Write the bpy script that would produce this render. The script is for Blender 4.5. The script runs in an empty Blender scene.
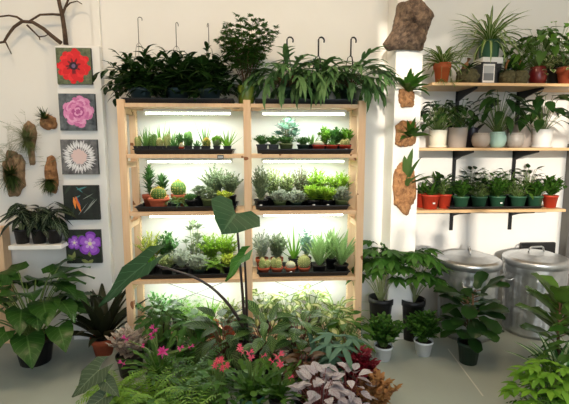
import bpy, math, random
from math import sin, cos, pi, radians as R
from mathutils import Vector as V
C = bpy.context.scene.collection
sc = bpy.context.scene
# ------------------------------------------------------------------ camera
F = 430.0; PITCH = R(7.4); YAW = R(3.5); CAMZ = 1.5
cd = bpy.data.cameras.new('camera'); cam = bpy.data.objects.new('camera', cd); C.objects.link(cam)
cam.location = (0, 0, CAMZ); cam.rotation_euler = (pi/2-PITCH, 0, -YAW)
cd.sensor_width = 36; cd.lens = 36*F/569; cd.clip_start = .05; sc.camera = cam
def ray(px, py):
    xc = (px-284.5)/F; yc = -(py-202)/F
    y = cos(PITCH)+yc*sin(PITCH); z = -sin(PITCH)+yc*cos(PITCH)
    return V((xc*cos(YAW)+y*sin(YAW), -xc*sin(YAW)+y*cos(YAW), z))
def P(px, py, Y):
    d = ray(px, py); return V((0, 0, CAMZ))+d*(Y/d.y)
def PZ(px, py, Z=0.0):
    d = ray(px, py); return V((0, 0, CAMZ))+d*((Z-CAMZ)/d.z)
# ------------------------------------------------------------------ materials
def lin(c):
    return tuple(((v/255)/12.92 if v/255 <= .04045 else ((v/255+.055)/1.055)**2.4) for v in c)+(1,)
MC = {}
def newmat(name):
    m = bpy.data.materials.new(name); m.use_nodes = True
    nt = m.node_tree; b = nt.nodes['Principled BSDF']; return m, nt, b
def N(nt, t, **kw):
    n = nt.nodes.new(t)
    for k, v in kw.items(): setattr(n, k, v)
    return n
def math_(nt, op, a, b=None):
    n = N(nt, 'ShaderNodeMath', operation=op)
    for i, q in enumerate((a, b)):
        if q is None: continue
        if isinstance(q, (int, float)): n.inputs[i].default_value = q
        else: nt.links.new(q, n.inputs[i])
    return n.outputs[0]
def mixc(nt, fac, a, b):
    n = N(nt, 'ShaderNodeMix', data_type='RGBA')
    for i, q in ((0, fac), (6, a), (7, b)):
        if isinstance(q, (int, float)): n.inputs[i].default_value = q
        elif isinstance(q, tuple): n.inputs[i].default_value = q
        else: nt.links.new(q, n.inputs[i])
    return n.outputs[2]
def plain(name, c, rough=.6, metal=0, noise=0, scale=20, c2=None, bump=0, spec=.5, stretch=None, coat=0):
    if name in MC: return MC[name]
    m, nt, b = newmat(name)
    b.inputs['Roughness'].default_value = rough; b.inputs['Metallic'].default_value = metal
    b.inputs['Specular IOR Level'].default_value = spec; b.inputs['Coat Weight'].default_value = coat
    b.inputs['Base Color'].default_value = lin(c)
    if noise or bump:
        tc = N(nt, 'ShaderNodeTexCoord'); no = N(nt, 'ShaderNodeTexNoise'); no.inputs['Scale'].default_value = scale
        no.inputs['Detail'].default_value = 9; no.inputs['Roughness'].default_value = .65
        src = tc.outputs['Object']
        if stretch:
            mp = N(nt, 'ShaderNodeMapping'); mp.inputs['Scale'].default_value = stretch
            nt.links.new(src, mp.inputs['Vector']); src = mp.outputs['Vector']
        nt.links.new(src, no.inputs['Vector'])
        if noise:
            r = N(nt, 'ShaderNodeMapRange'); r.inputs[1].default_value = .35; r.inputs[2].default_value = .65
            nt.links.new(no.outputs['Fac'], r.inputs[0])
            f = math_(nt, 'MULTIPLY', r.outputs[0], noise)
            nt.links.new(mixc(nt, f, lin(c), lin(c2)), b.inputs['Base Color'])
        if bump:
            bp = N(nt, 'ShaderNodeBump'); bp.inputs['Strength'].default_value = bump; bp.inputs['Distance'].default_value = .01
            nt.links.new(no.outputs['Fac'], bp.inputs['Height']); nt.links.new(bp.outputs[0], b.inputs['Normal'])
    MC[name] = m; return m
def leafm(name, c1, c2, rough=.45, trans=.3, pat=None, pc=None, k=6.0, w=.1, spec=.25):
    """leaf material: colour varies leaf by leaf; pat adds the leaf's own markings"""
    if name in MC: return MC[name]
    m, nt, b = newmat(name)
    def deep(c):
        a = sum(c)/3; return tuple(max(4, min(255, (a+(v-a)*1.12)*.93)) for v in c)
    c1, c2 = deep(c1), deep(c2)
    g = N(nt, 'ShaderNodeNewGeometry'); oi = N(nt, 'ShaderNodeObjectInfo')
    r = math_(nt, 'ADD', math_(nt, 'MULTIPLY', g.outputs['Random Per Island'], .8), math_(nt, 'MULTIPLY', oi.outputs['Random'], .2))
    col = mixc(nt, r, lin(c1), lin(c2))
    if pat:
        uv = N(nt, 'ShaderNodeUVMap'); sp = N(nt, 'ShaderNodeSeparateXYZ'); nt.links.new(uv.outputs[0], sp.inputs[0])
        s = math_(nt, 'ABSOLUTE', math_(nt, 'SUBTRACT', math_(nt, 'MULTIPLY', sp.outputs[0], 2), 1)); t = sp.outputs[1]
        if pat == 'mid': f = math_(nt, 'LESS_THAN', s, w)
        elif pat == 'edge': f = math_(nt, 'GREATER_THAN', s, 1-w)
        elif pat == 'vein':
            q = math_(nt, 'FRACT', math_(nt, 'MULTIPLY', math_(nt, 'SUBTRACT', t, math_(nt, 'MULTIPLY', s, .28)), k))
            f = math_(nt, 'MAXIMUM', math_(nt, 'LESS_THAN', q, w), math_(nt, 'LESS_THAN', s, .05))
        elif pat == 'spot':
            no = N(nt, 'ShaderNodeTexNoise'); no.inputs['Scale'].default_value = k
            tc = N(nt, 'ShaderNodeTexCoord'); nt.links.new(tc.outputs['Object'], no.inputs['Vector'])
            f = math_(nt, 'GREATER_THAN', no.outputs['Fac'], 1-w)
        elif pat == 'heart':   # coloured centre
            f = math_(nt, 'LESS_THAN', math_(nt, 'ADD', s, math_(nt, 'ABSOLUTE', math_(nt, 'SUBTRACT', t, .45))), w)
        col = mixc(nt, math_(nt, 'MULTIPLY', f, .9), col, lin(pc))
    nt.links.new(col, b.inputs['Base Color'])
    b.inputs['Roughness'].default_value = rough; b.inputs['Specular IOR Level'].default_value = spec
    tr = N(nt, 'ShaderNodeBsdfTranslucent'); nt.links.new(col, tr.inputs['Color'])
    mx = N(nt, 'ShaderNodeMixShader'); mx.inputs[0].default_value = trans
    out = nt.nodes['Material Output']
    nt.links.new(b.outputs[0], mx.inputs[1]); nt.links.new(tr.outputs[0], mx.inputs[2]); nt.links.new(mx.outputs[0], out.inputs['Surface'])
    MC[name] = m; return m
def emit(name, c, s):
    m, nt, b = newmat(name)
    b.inputs['Base Color'].default_value = lin(c); b.inputs['Emission Color'].default_value = lin(c); b.inputs['Emission Strength'].default_value = s
    return m
# ------------------------------------------------------------------ mesh builder
class MB:
    def __init__(s): s.v = []; s.f = []; s.uv = []; s.mi = []
    def add(s, vs, fs, uvs=None, mi=0):
        o = len(s.v); s.v += [tuple(q) for q in vs]; s.uv += uvs or [(0, 0)]*len(vs)
        s.f += [tuple(i+o for i in f) for f in fs]; s.mi += [mi]*len(fs)
    def box(s, a, b, mi=0):
        x0, y0, z0 = a; x1, y1, z1 = b
        vs = [(x, y, z) for z in (z0, z1) for y in (y0, y1) for x in (x0, x1)]
        s.add(vs, [(0, 2, 3, 1), (4, 5, 7, 6), (0, 1, 5, 4), (2, 6, 7, 3), (0, 4, 6, 2), (1, 3, 7, 5)], None, mi)
    def lathe(s, prof, seg=20, c=(0, 0, 0), rf=None, mi=0):
        vs = []; fs = []
        for (r, z) in prof:
            for i in range(seg):
                a = 2*pi*i/seg; q = r*(rf(a, z) if rf else 1)
                vs.append((c[0]+q*cos(a), c[1]+q*sin(a), c[2]+z))
        for j in range(len(prof)-1):
            for i in range(seg):
                k = (i+1) % seg; fs.append((j*seg+i, j*seg+k, (j+1)*seg+k, (j+1)*seg+i))
        s.add(vs, fs, None, mi)
    def tube(s, pts, r0, r1=None, sides=5, mi=0):
        if r1 is None: r1 = r0
        n = len(pts); pts = [V(p) for p in pts]; vs = []; fs = []
        for i, p in enumerate(pts):
            d = (pts[min(i+1, n-1)]-pts[max(i-1, 0)])
            if d.length < 1e-7: d = V((0, 0, 1))
            d.normalize(); a = d.cross(V((0, 0, 1)) if abs(d.z) < .9 else V((1, 0, 0))).normalized(); b = d.cross(a)
            r = r0+(r1-r0)*i/max(1, n-1)
            for k in range(sides):
                q = 2*pi*k/sides; vs.append(p+a*(r*cos(q))+b*(r*sin(q)))
        for i in range(n-1):
            for k in range(sides):
                l = (k+1) % sides; fs.append((i*sides+k, i*sides+l, (i+1)*sides+l, (i+1)*sides+k))
        fs.append(tuple(range(sides))[::-1]); fs.append(tuple((n-1)*sides+k for k in range(sides)))
        s.add(vs, fs, None, mi)
    def mesh(s, name, mats, smooth=True):
        me = bpy.data.meshes.new(name); me.from_pydata(s.v, [], s.f)
        if smooth: me.polygons.foreach_set('use_smooth', [True]*len(s.f))
        me.polygons.foreach_set('material_index', s.mi)
        ul = me.uv_layers.new(name='UVMap'); li = [0]*len(me.loops); me.loops.foreach_get('vertex_index', li)
        flat = []
        for i in li: flat += s.uv[i]
        ul.data.foreach_set('uv', flat)
        for m in (mats if isinstance(mats, (list, tuple)) else [mats]): me.materials.append(m)
        me.validate(); me.update(); return me
def obj(name, mb, mats, parent=None, loc=(0, 0, 0), smooth=True, bevel=0, rot=None):
    me = mb.mesh(name, mats, smooth) if isinstance(mb, MB) else mb
    o = bpy.data.objects.new(name, me); C.objects.link(o); o.parent = parent; o.location = loc
    if rot: o.rotation_euler = rot
    if bevel:
        md = o.modifiers.new('bevel', 'BEVEL'); md.width = bevel; md.segments = 2; md.limit_method = 'ANGLE'
    return o
def thing(name, label, cat, loc, group=None, rz=0):
    o = bpy.data.objects.new(name, None); C.objects.link(o); o.location = loc; o.rotation_euler = (0, 0, rz)
    o.empty_display_size = .05
    o['label'] = label; o['category'] = cat
    if group: o['group'] = group
    return o
def tag(o, label, cat, group=None):
    o['label'] = label; o['category'] = cat
    if group: o['group'] = group
    return o
def struct(name, mb, mat, smooth=False):
    o = obj(name, mb, mat, smooth=smooth); o['kind'] = 'structure'; return o
# ------------------------------------------------------------------ leaves
# rows: (midrib t, edge t, half width)
PROF = {
 'ov': [(0, 0, .08), (.12, .1, .55), (.35, .33, 1), (.6, .57, .86), (.82, .8, .45), (1, 1, .02)],
 'la': [(0, 0, .15), (.2, .2, .7), (.45, .45, 1), (.7, .7, .72), (.88, .88, .35), (1, 1, .02)],
 'st': [(0, 0, .6), (.25, .25, 1), (.5, .5, 1), (.75, .75, .75), (.9, .9, .4), (1, 1, .03)],
 'al': [(0, 0, 1), (.3, .3, .85), (.6, .6, .55), (.85, .85, .25), (1, 1, .03)],
 'ro': [(0, 0, .35), (.3, .3, .8), (.65, .65, 1), (.88, .88, .75), (1, .97, .3)],
 'he': [(0, -.17, .5), (.05, -.06, .9), (.22, .15, 1), (.48, .43, .85), (.75, .7, .48), (1, 1, .02)],
 'ar': [(0, -.42, .38), (.05, -.2, .78), (.2, .08, .95), (.45, .36, .78), (.75, .68, .42), (1, 1, .02)],
 'fi': [(0, 0, .2), (.15, .12, .6), (.35, .33, .68), (.6, .58, 1), (.82, .85, .9), (1, .98, .3)],
 'tr': [(0, 0, 1), (1, 1, .05)],
 'di': [(0, 0, .1), (.45, .45, 1), (1, 1, .05)],
}
def arc(p, az, e, L, bend, t):
    if abs(bend) < 1e-3: h = L*t*cos(e); z = L*t*sin(e)
    else: h = L*(sin(e)-sin(e-bend*t))/bend; z = L*(cos(e-bend*t)-cos(e))/bend
    return V((p[0]+h*cos(az), p[1]+h*sin(az), p[2]+z))
def leaf(mb, p, az, e, L, W, prof='ov', bend=.6, fold=.2, roll=0, wav=0, cross=3, mi=0, thick=0):
    pr = PROF[prof]; ss = (-1, 0, 1) if cross == 3 else (-1, -.5, 0, .5, 1); n = len(ss)
    vs = []; uv = []; fs = []; hw = W/2
    for i, (tm, te, w) in enumerate(pr):
        for s in ss:
            a = abs(s); t = tm+(te-tm)*a; q = arc(p, az, e, L, bend, t); ee = e-bend*t
            d = V((cos(az)*cos(ee), sin(az)*cos(ee), sin(ee))); sd = V((-sin(az), cos(az), 0)); nn = d.cross(sd)
            if roll: sd, nn = sd*cos(roll)+nn*sin(roll), nn*cos(roll)-sd*sin(roll)
            z = hw*w*(fold*a)
            if wav and a > .9: z += wav*hw*(1 if i % 2 else -1)*s; 
            vs.append(q+sd*(hw*w*s)+nn*z); uv.append((.5+.5*s, t))
    for i in range(len(pr)-1):
        for j in range(n-1): fs.append((i*n+j, i*n+j+1, (i+1)*n+j+1, (i+1)*n+j))
    mb.add(vs, fs, uv, mi)
GA = 2.39996
def petiole(mb, p, az, e, L, bend, r0, r1, n=5, sides=4):
    mb.tube([arc(p, az, e, L, bend, i/n) for i in range(n+1)], r0, r1, sides)
    return arc(p, az, e, L, bend, 1), e-bend
# ---- foliage kinds: return list of (part, MB, material)
def k_rosette(g, H, Rr, mat, n=14, W=.02, prof='al', e0=80, e1=25, bend=.3, fold=.3, jit=.15, cross=3, base=.01):
    mb = MB(); L = max(H, Rr)*1.08
    for i in range(n):
        t = (i+.5)/n; az = i*GA+g.uniform(-jit, jit); e = R(e0+(e1-e0)*t+g.uniform(-5, 5))
        l = L*g.uniform(.8, 1.05)*(1-.15*t)
        leaf(mb, (base*cos(az), base*sin(az), -.004), az, e, l, W*g.uniform(.85, 1.1), prof, bend*g.uniform(.6, 1.3), fold, g.uniform(-.15, .15), 0, cross)
    return [('foliage', mb, mat)]
def k_heads(g, H, Rr, mat, heads=4, n=16, W=.02, prof='ro', stemmat=None):
    """succulent heads, each a rosette"""
    mb = MB(); st = MB()
    hn = heads if heads == 1 else heads*2
    for h in range(hn):
        a = h*GA+g.random()*.5; t = math.sqrt((h+.3)/hn)
        rr = Rr*.62*t if hn > 1 else 0
        z = H*(.92-.72*t*t)*g.uniform(.85, 1.08) if hn > 1 else H*.5
        c = (rr*cos(a), rr*sin(a), z); L = Rr*.5*g.uniform(.8, 1.15) if hn > 1 else Rr
        st.tube([(c[0]*.3, c[1]*.3, -.01), c], .004, .003)
        for i in range(n):
            t2 = (i+.5)/n; az = i*GA
            leaf(mb, c, az, R(75-80*t2), L*(.45+.55*t2), W*(.6+.4*t2), prof, -.35, .35)
        for k in range(4):
            leaf(mb, (c[0]*.7, c[1]*.7, c[2]*(.3+.15*k)), a+k*GA, R(10), L*.8, W, prof, -.2, .3)
    return [('foliage', mb, mat), ('stems', st, stemmat or mat)]
def k_bush(g, H, Rr, mat, stems=10, per=9, L=.03, W=.014, prof='ov', smat=None, lean=.9, droop=.5, bare=.15, pairs=True, le=30):
    mb = MB(); st = MB(); stems = int(stems*1.4)
    for i in range(stems):
        az = i*GA+g.uniform(-.3, .3); t = math.sqrt((i+.5)/stems)
        tx = Rr*lean*t*g.uniform(.7, 1.05); hz = H*(1-.45*t*t)*g.uniform(.8, 1.0)
        top = V((tx*cos(az), tx*sin(az), hz)); b = V((tx*.12*cos(az), tx*.12*sin(az), -.005))
        ctl = V((tx*.35*cos(az), tx*.35*sin(az), hz*.65))
        def q(u): return b*(1-u)**2+ctl*2*u*(1-u)+top*u*u
        st.tube([q(u/5) for u in range(6)], .0022 if H < .2 else .004, .001, 4)
        for j in range(per):
            u = bare+(1-bare)*(j+.5)/per; p = q(u); la = az+j*GA
            for d in ((0, pi) if pairs else (0,)):
                a2 = la+d+g.uniform(-.3, .3); s = (.65+.45*sin(pi*min(1, u+.1)))*g.uniform(.8, 1.15)
                leaf(mb, p, a2, R(le+g.uniform(-20, 25)+20*u), L*s, W*s, prof, droop, .25, g.uniform(-.3, .3))
        leaf(mb, top, az, R(60), L*.7, W*.7, prof, droop, .3)
    return [('foliage', mb, mat), ('stems', st, smat or MC['stem_green'])]
def k_leafy(g, H, Rr, mat, n=16, L=.09, W=.05, prof='ov', smat=None, er=.55, lt=-25, bend=.5, fold=.15, wav=0, cross=3, pr=.0025, low=.25, az0=None, spread=2*pi):
    """leaves on long stalks making a dome"""
    mb = MB(); st = MB()
    for i in range(n):
        t = math.sqrt((i+.5)/n); az = i*GA+g.uniform(-.25, .25)
        if az0 is not None: az = az0+(((i*.618) % 1)-.5)*spread
        rr = max(0.01, (Rr-L*.55)*t)*g.uniform(.8, 1.1); hz = H*(1-(1-low)*t**2.2)*g.uniform(.82, 1.03)
        hz = max(hz, .03*H)
        pl = math.hypot(rr, hz)*1.04; e = math.atan2(hz, rr); bd = .5*(1-t*.4)
        e0 = min(e+bd/2, R(92)); p0 = (.012*cos(az), .012*sin(az), -.005)
        tip, e1 = petiole(st, p0, az, e0, pl, bd, pr, pr*.6)
        s = g.uniform(.78, 1.12)
        leaf(mb, tip, az+g.uniform(-.5, .5), R(lt+g.uniform(-25, 20)+35*(1-t)), L*s, W*s, prof, bend*g.uniform(.6, 1.4), fold, g.uniform(-.35, .35), wav, cross)
    return [('foliage', mb, mat), ('stems', st, smat or MC['stem_green'])]
def k_fern(g, H, Rr, mat, n=18, L=None, lw=.03, nl=14, bend=1.5, smat=None, e0=85, e1=30, ll=None, lwid=.3, tipdroop=0):
    """arching fronds with leaflets on both sides"""
    mb = MB(); st = MB(); L = L or max(H, Rr)*1.25
    for i in range(n):
        t = (i+.5)/n; az = i*GA+g.uniform(-.3, .3); e = R(e0+(e1-e0)*t); l = L*g.uniform(.75, 1.05); bd = bend*g.uniform(.75, 1.2)
        st.tube([arc((0, 0, 0), az, e, l, bd, u/6) for u in range(7)], .0015, .0006, 3)
        for j in range(nl):
            u = .12+.88*(j+.5)/nl; p = arc((0, 0, 0), az, e, l, bd, u); ee = e-bd*u
            s = lw*sin(pi*min(1, .12+u*.86))**.7*1.0
            for sd in (1, -1):
                leaf(mb, p, az+sd*R(68), ee*.35+R(g.uniform(-12, 8)), s*g.uniform(.85, 1.1), s*lwid, 'di', .4, .1, 0)
        leaf(mb, arc((0, 0, 0), az, e, l, bd, .97), az, e-bd, lw*.5, lw*.2, 'di', .2, .1)
    return [('foliage', mb, mat), ('stems', st, smat or MC['stem_green'])]
def k_feather(g, H, Rr, mat, n=12, per=8, sub=7, fl=.02, smat=None, cane=0):
    """asparagus-like plumes of needle leaves"""
    mb = MB(); st = MB()
    for i in range(n):
        az = i*GA; t = math.sqrt((i+.5)/n); e = R(88-(26 if cane else 50)*t); l = H*1.08*g.uniform(.75, 1.05)*(1 if cane else 1); bd = g.uniform(.3, 1.0)*(Rr/H)
        b = (0, 0, 0)
        st.tube([arc(b, az, e, l, bd, u/5) for u in range(6)], .003 if cane else .0016, .0008, 4)
        for j in range(per):
            u = max(cane, .15)+(1-max(cane, .15))*(j+.5)/per; p = arc(b, az, e, l, bd, u)
            a2 = az+j*GA; bl = Rr*(.75 if cane else .55)*(1.15-.7*u)*g.uniform(.7, 1.1); e2 = R(g.uniform(0, 40)); b2 = .6
            for k in range(sub):
                w = (k+.6)/sub; q = arc(p, a2, e2, bl, b2, w)
                for sd in (-1, 1):
                    leaf(mb, q, a2+sd*R(g.uniform(30, 65)), R(g.uniform(-15, 35)), fl*g.uniform(.7, 1.2), fl*(.42 if cane else .3), 'di', .3, .1)
    return [('foliage', mb, mat), ('stems', st, smat or MC['stem_green'])]
def k_palmate(g, H, Rr, mat, n=14, L=.09, W=.035, lobes=7, smat=None, pr=.003, low=.3, cut='la'):
    mb = MB(); st = MB()
    for i in range(n):
        t = math.sqrt((i+.5)/n); az = i*GA+g.uniform(-.2, .2); rr = max(.01, (Rr-L*.6)*t); hz = H*(1-(1-low)*t**2)*g.uniform(.85, 1)
        e = math.atan2(hz, rr); pl = math.hypot(rr, hz)*1.03
        tip, _ = petiole(st, (.01*cos(az), .01*sin(az), -.005), az, min(e+.25, 1.6), pl, .5, pr, pr*.6)
        s = g.uniform(.8, 1.1); el = R(g.uniform(-25, 15))
        for k in range(lobes):
            f = (k-(lobes-1)/2)/((lobes-1)/2); a2 = az+f*R(115)
            leaf(mb, tip+V((0, 0, .0006*k)), a2, el*(cos(f*2))-R(6), L*s*(1-.35*abs(f)), W*s, cut, .5, .2)
    return [('foliage', mb, mat), ('stems', st, smat or MC['stem_green'])]
def ball(mb, c, r, h, ribs=14, depth=.2, seg=None, base=True):
    pr = []
    for i in range(11):
        a = -pi/2*.85+(pi*.925)*i/10; pr.append((max(.0005, r*cos(a)), h*.5+h*.5*sin(a)))
    mb.lathe(pr, ribs*2, c, lambda a, z: 1-depth*(.5-.5*cos(a*ribs)))
def spines(mb, c, r, h, ribs, rows, L, g):
    for k in range(ribs):
        a = 2*pi*(k)/ribs
        for j in range(rows):
            b = -.6+(1.1+pi*.5-.1)*(j+.5)/rows
            b = min(b, pi/2-.05); p = V((c[0]+r*cos(b)*cos(a), c[1]+r*cos(b)*sin(a), c[2]+h*.5+h*.5*sin(b)))
            for m in range(5):
                leaf(mb, p, a+g.uniform(-1.1, 1.1), b+g.uniform(-.9, .9), L*g.uniform(.7, 1.2), L*.2, 'tr', 0, 0)
def k_ball(g, H, Rr, mat, smat=None, ribs=14, balls=1, L=.012):
    mb = MB(); sp = MB()
    for i in range(balls):
        if balls == 1: c = (0, 0, -.004); r = Rr; h = H
        else:
            a = 2*pi*i/balls+.4; c = (Rr*.52*cos(a), Rr*.52*sin(a), -.004); r = Rr*.5*g.uniform(.85, 1.1); h = H*g.uniform(.75, 1.05)
        ball(mb, c, r, h, ribs); spines(sp, c, r, h, ribs, 8, L, g)
    return [('cactus_body', mb, mat), ('spines', sp, smat or MC['spine_cream'])]
def k_column(g, H, Rr, mat, smat=None, cols=3, r=.014, ribs=8, L=.009, leaves=None):
    mb = MB(); sp = MB()
    for i in range(cols):
        a = i*GA; rr = 0 if cols == 1 else Rr*.55; c = V((rr*cos(a), rr*sin(a), -.004)); h = H*(1-.28*i/max(1, cols))*g.uniform(.9, 1.05)
        pr = [(r*.8, 0), (r*.95, h*.2), (r, h*.5), (r*.97, h*.8), (r*.75, h*.94), (r*.3, h*.995), (.0005, h)]
        mb.lathe(pr, ribs*2, c, lambda a, z: 1-.22*(.5-.5*cos(a*ribs)))
        for k in range(ribs):
            a2 = 2*pi*k/ribs
            for j in range(int(h/.012)):
                z = .01+j*.012; p = c+V((r*cos(a2), r*sin(a2), min(z, h*.96)))
                for m in range(2): leaf(sp, p, a2+g.uniform(-.8, .8), g.uniform(-.2, .9), L*g.uniform(.7, 1.2), L*.14 if not leaves else L*.3, 'tr' if not leaves else 'la', 0, 0)
    return [('cactus_body', mb, mat), ('spines' if not leaves else 'foliage', sp, leaves or smat or MC['spine_cream'])]
def k_trail(g, H, Rr, mat, n=14, drop=.1, L=.03, W=.02, prof='ov', per=8, smat=None, up=50, az0=None, spread=2*pi):
    mb = MB(); st = MB()
    for i in range(n):
        az = i*GA+g.uniform(-.3, .3)
        if az0 is not None: az = az0+(((i*.618) % 1)-.5)*spread
        l = (Rr+drop)*g.uniform(.6, 1.1); bd = R(up+80)*g.uniform(.7, 1.0); e = R(up+g.uniform(-20, 20))
        st.tube([arc((0, 0, 0), az, e, l, bd, u/6) for u in range(7)], .0016, .001, 4)
        for j in range(per):
            u = .15+.85*(j+.5)/per; p = arc((0, 0, 0), az, e, l, bd, u)
            leaf(mb, p, az+(1.1 if j % 2 else -1.1)+g.uniform(-.4, .4), R(g.uniform(-25, 35)), L*g.uniform(.7, 1.15), W*g.uniform(.8, 1.1), prof, .5, .2, g.uniform(-.3, .3))
    # a crown above the soil as well
    for i in range(n):
        az = i*GA; p = (Rr*.25*cos(az), Rr*.25*sin(az), H*g.uniform(.3, .9))
        st.tube([(0, 0, 0), p], .0015, .001, 3)
        leaf(mb, p, az, R(g.uniform(-10, 40)), L*1.1, W*1.1, prof, .5, .2)
    return [('foliage', mb, mat), ('stems', st, smat or MC['stem_green'])]
def k_chain(g, H, Rr, mat, n=26, seg=6, W=.02, smat=None):
    """holiday cactus: arching chains of flat joints; returns tips too"""
    mb = MB(); tips = []
    for i in range(n):
        az = i*GA+g.uniform(-.2, .2); t = math.sqrt((i+.5)/n); e = R(85-45*t); l = max(H, Rr)*1.2*g.uniform(.8, 1.1); bd = .4+.75*t
        sl = l/seg
        for j in range(seg):
            p = arc((0, 0, 0), az, e, l, bd, j/seg); ee = e-bd*j/seg
            leaf(mb, p, az, ee, sl*1.08, W, 'ro', bd/seg, .15, g.uniform(-.6, .6))
        tips.append((arc((0, 0, 0), az, e, l, bd, 1), az, e-bd))
    return [('foliage', mb, mat)], tips
def flower_mb(g, s, tiers=2):
    mb = MB()
    for k in range(tiers):
        p = (0, 0, s*.35*k)
        for i in range(6): leaf(mb, p, i*pi/3+k*.5, R(20+25*k), s*.7, s*.26, 'la', -.3 if k else .7, .2)
    mb.tube([(0, 0, -s*.2), (0, 0, s*.75)], s*.09, s*.06, 5)
    mb.tube([(0, 0, s*.75), (0, 0, s*1.05)], s*.02, s*.02, 3)
    return mb
# ------------------------------------------------------------------ materials used
W_ = plain('wall_paint', (240, 238, 233), .75, 0, .3, 3, (233, 230, 224))
WHITE = plain('white_paint', (240, 239, 236), .55)
plain('stem_green', (96, 122, 58), .5); plain('stem_dark', (58, 44, 42), .45); plain('stem_brown', (98, 74, 52), .7)
plain('stem_pale', (150, 160, 110), .5); plain('stem_red', (110, 48, 48), .5)
plain('spine_cream', (226, 214, 160), .6); plain('spine_yellow', (222, 196, 84), .6)
SOIL = plain('soil', (58, 44, 34), .95, 0, .8, 90, (30, 22, 18), .6)
BLK = plain('black_plastic', (22, 22, 24), .45)
TERRA = plain('terracotta', (176, 84, 52), .75, 0, .5, 25, (158, 72, 44), .1)
ORNG = plain('orange_clay', (196, 98, 52), .7, 0, .4, 18, (182, 84, 42))
REDP = plain('red_plastic', (186, 58, 36), .5)
GRNP = plain('green_plastic', (52, 96, 70), .45)
DKGRN = plain('dark_green_plastic', (36, 58, 44), .5)
OLIVE = plain('olive_plastic', (98, 112, 66), .5)
LIME = plain('green_glaze', (116, 132, 44), .3, coat=.4)
CREAM = plain('cream_ceramic', (232, 228, 208), .35, coat=.3)
TAUPE = plain('taupe_ceramic', (176, 164, 154), .45, coat=.2)
GREYC = plain('grey_ceramic', (168, 160, 152), .4, 0, .6, 30, (148, 140, 132), coat=.2)
MINT = plain('mint_ceramic', (178, 214, 202), .35, coat=.3)
WHCER = plain('white_ceramic', (236, 234, 230), .4, coat=.2)
DKPUR = plain('dark_glaze', (48, 44, 58), .35, coat=.3)
DKRED = plain('dark_red_glaze', (118, 26, 26), .35, coat=.3)
BLUEC = plain('slate_plastic', (54, 72, 74), .5)
WHPL = plain('white_plastic', (232, 234, 236), .45)
BARK = plain('cork_bark', (172, 144, 110), .95, 0, 1, 34, (104, 80, 58), 1.0, stretch=(1, 1, .5))
BARKD = plain('dark_bark', (128, 106, 86), .95, 0, 1, 30, (62, 48, 40), 1.0)
BARKR = plain('rust_bark', (190, 140, 94), .95, 0, 1, 40, (118, 78, 48), 1.0)
MOSS = plain('moss', (98, 92, 62), .95, 0, 1, 60, (58, 58, 36), 1.0)
TWIG = plain('twig_bark', (92, 72, 56), .9, 0, .8, 50, (58, 44, 34), .6)
STEEL = plain('galvanised_steel', (206, 210, 214), .3, .85, .6, 14, (172, 177, 182), .03)
TAGW = plain('plant_tag', (240, 240, 236), .5)
LF = {}
def lf(nm, *a, **kw): LF[nm] = leafm('leaf_'+nm, *a, **kw)
lf('dark', (26, 48, 22), (46, 76, 34), rough=.35)
lf('mid', (52, 88, 34), (88, 124, 50))
lf('fresh', (88, 138, 42), (134, 176, 66))
lf('bright', (122, 166, 48), (176, 204, 84), trans=.4)
lf('lime', (168, 186, 66), (208, 212, 110), trans=.35)
lf('blue', (108, 146, 128), (148, 178, 158), rough=.6)
lf('teal', (74, 110, 92), (112, 144, 122), rough=.6)
lf('silver', (150, 162, 146), (192, 198, 182), rough=.7)
lf('greyg', (104, 122, 92), (148, 160, 128), rough=.65)
lf('thyme', (92, 106, 74), (176, 180, 146), rough=.7)
lf('star', (78, 116, 70), (118, 152, 100), rough=.5)
lf('aloe', (92, 134, 70), (128, 162, 92), rough=.45, trans=.15)
lf('cact', (74, 112, 58), (104, 136, 72), rough=.6, trans=.0)
lf('cactp', (136, 150, 92), (166, 172, 116), rough=.6, trans=.0)
lf('cactw', (176, 178, 156), (204, 202, 182), rough=.7, trans=.0)
lf('spider', (82, 122, 48), (118, 150, 66), pat='mid', pc=(212, 216, 168), w=.28)
lf('varie', (78, 116, 56), (110, 144, 72), pat='edge', pc=(226, 224, 178), w=.38)
lf('crm', (112, 138, 72), (160, 176, 108), pat='heart', pc=(216, 220, 168), w=.55)
lf('cala', (40, 66, 32), (62, 92, 44), pat='vein', pc=(112, 144, 76), k=8, w=.26, rough=.4)
lf('calad', (28, 46, 26), (48, 70, 36), pat='vein', pc=(84, 112, 60), k=7, w=.25)
lf('polly', (22, 36, 26), (36, 52, 36), pat='vein', pc=(140, 158, 126), k=5, w=.08, rough=.35)
lf('grey', (70, 86, 66), (92, 106, 80), pat='vein', pc=(118, 132, 104), k=6, w=.1, rough=.55)
lf('aloc', (64, 118, 48), (78, 132, 54), pat='vein', pc=(96, 146, 70), k=5, w=.08, rough=.42, trans=.45)  # same plant as alocd, with light on one leaf put into a brighter green
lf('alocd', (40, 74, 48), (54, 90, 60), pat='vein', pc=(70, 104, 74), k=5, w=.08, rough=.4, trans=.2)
lf('mons', (38, 72, 32), (66, 104, 46), pat='vein', pc=(84, 120, 62), k=6, w=.07, rough=.28)
lf('fats', (44, 84, 34), (80, 122, 52), rough=.35)
lf('strp', (60, 108, 62), (96, 140, 84), pat='mid', pc=(196, 212, 186), k=4, w=.35)
lf('euph', (60, 96, 52), (92, 128, 72))
lf('drac', (34, 40, 28), (58, 60, 40), rough=.4)
lf('fitt', (206, 186, 174), (232, 216, 204), pat='vein', pc=(142, 132, 104), k=6, w=.2)
lf('fernl', (100, 144, 54), (146, 182, 80), trans=.35)
lf('fernd', (52, 92, 36), (86, 128, 52))
lf('rex', (176, 172, 178), (208, 202, 206), pat='vein', pc=(146, 116, 126), k=5, w=.12, rough=.5)
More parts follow.
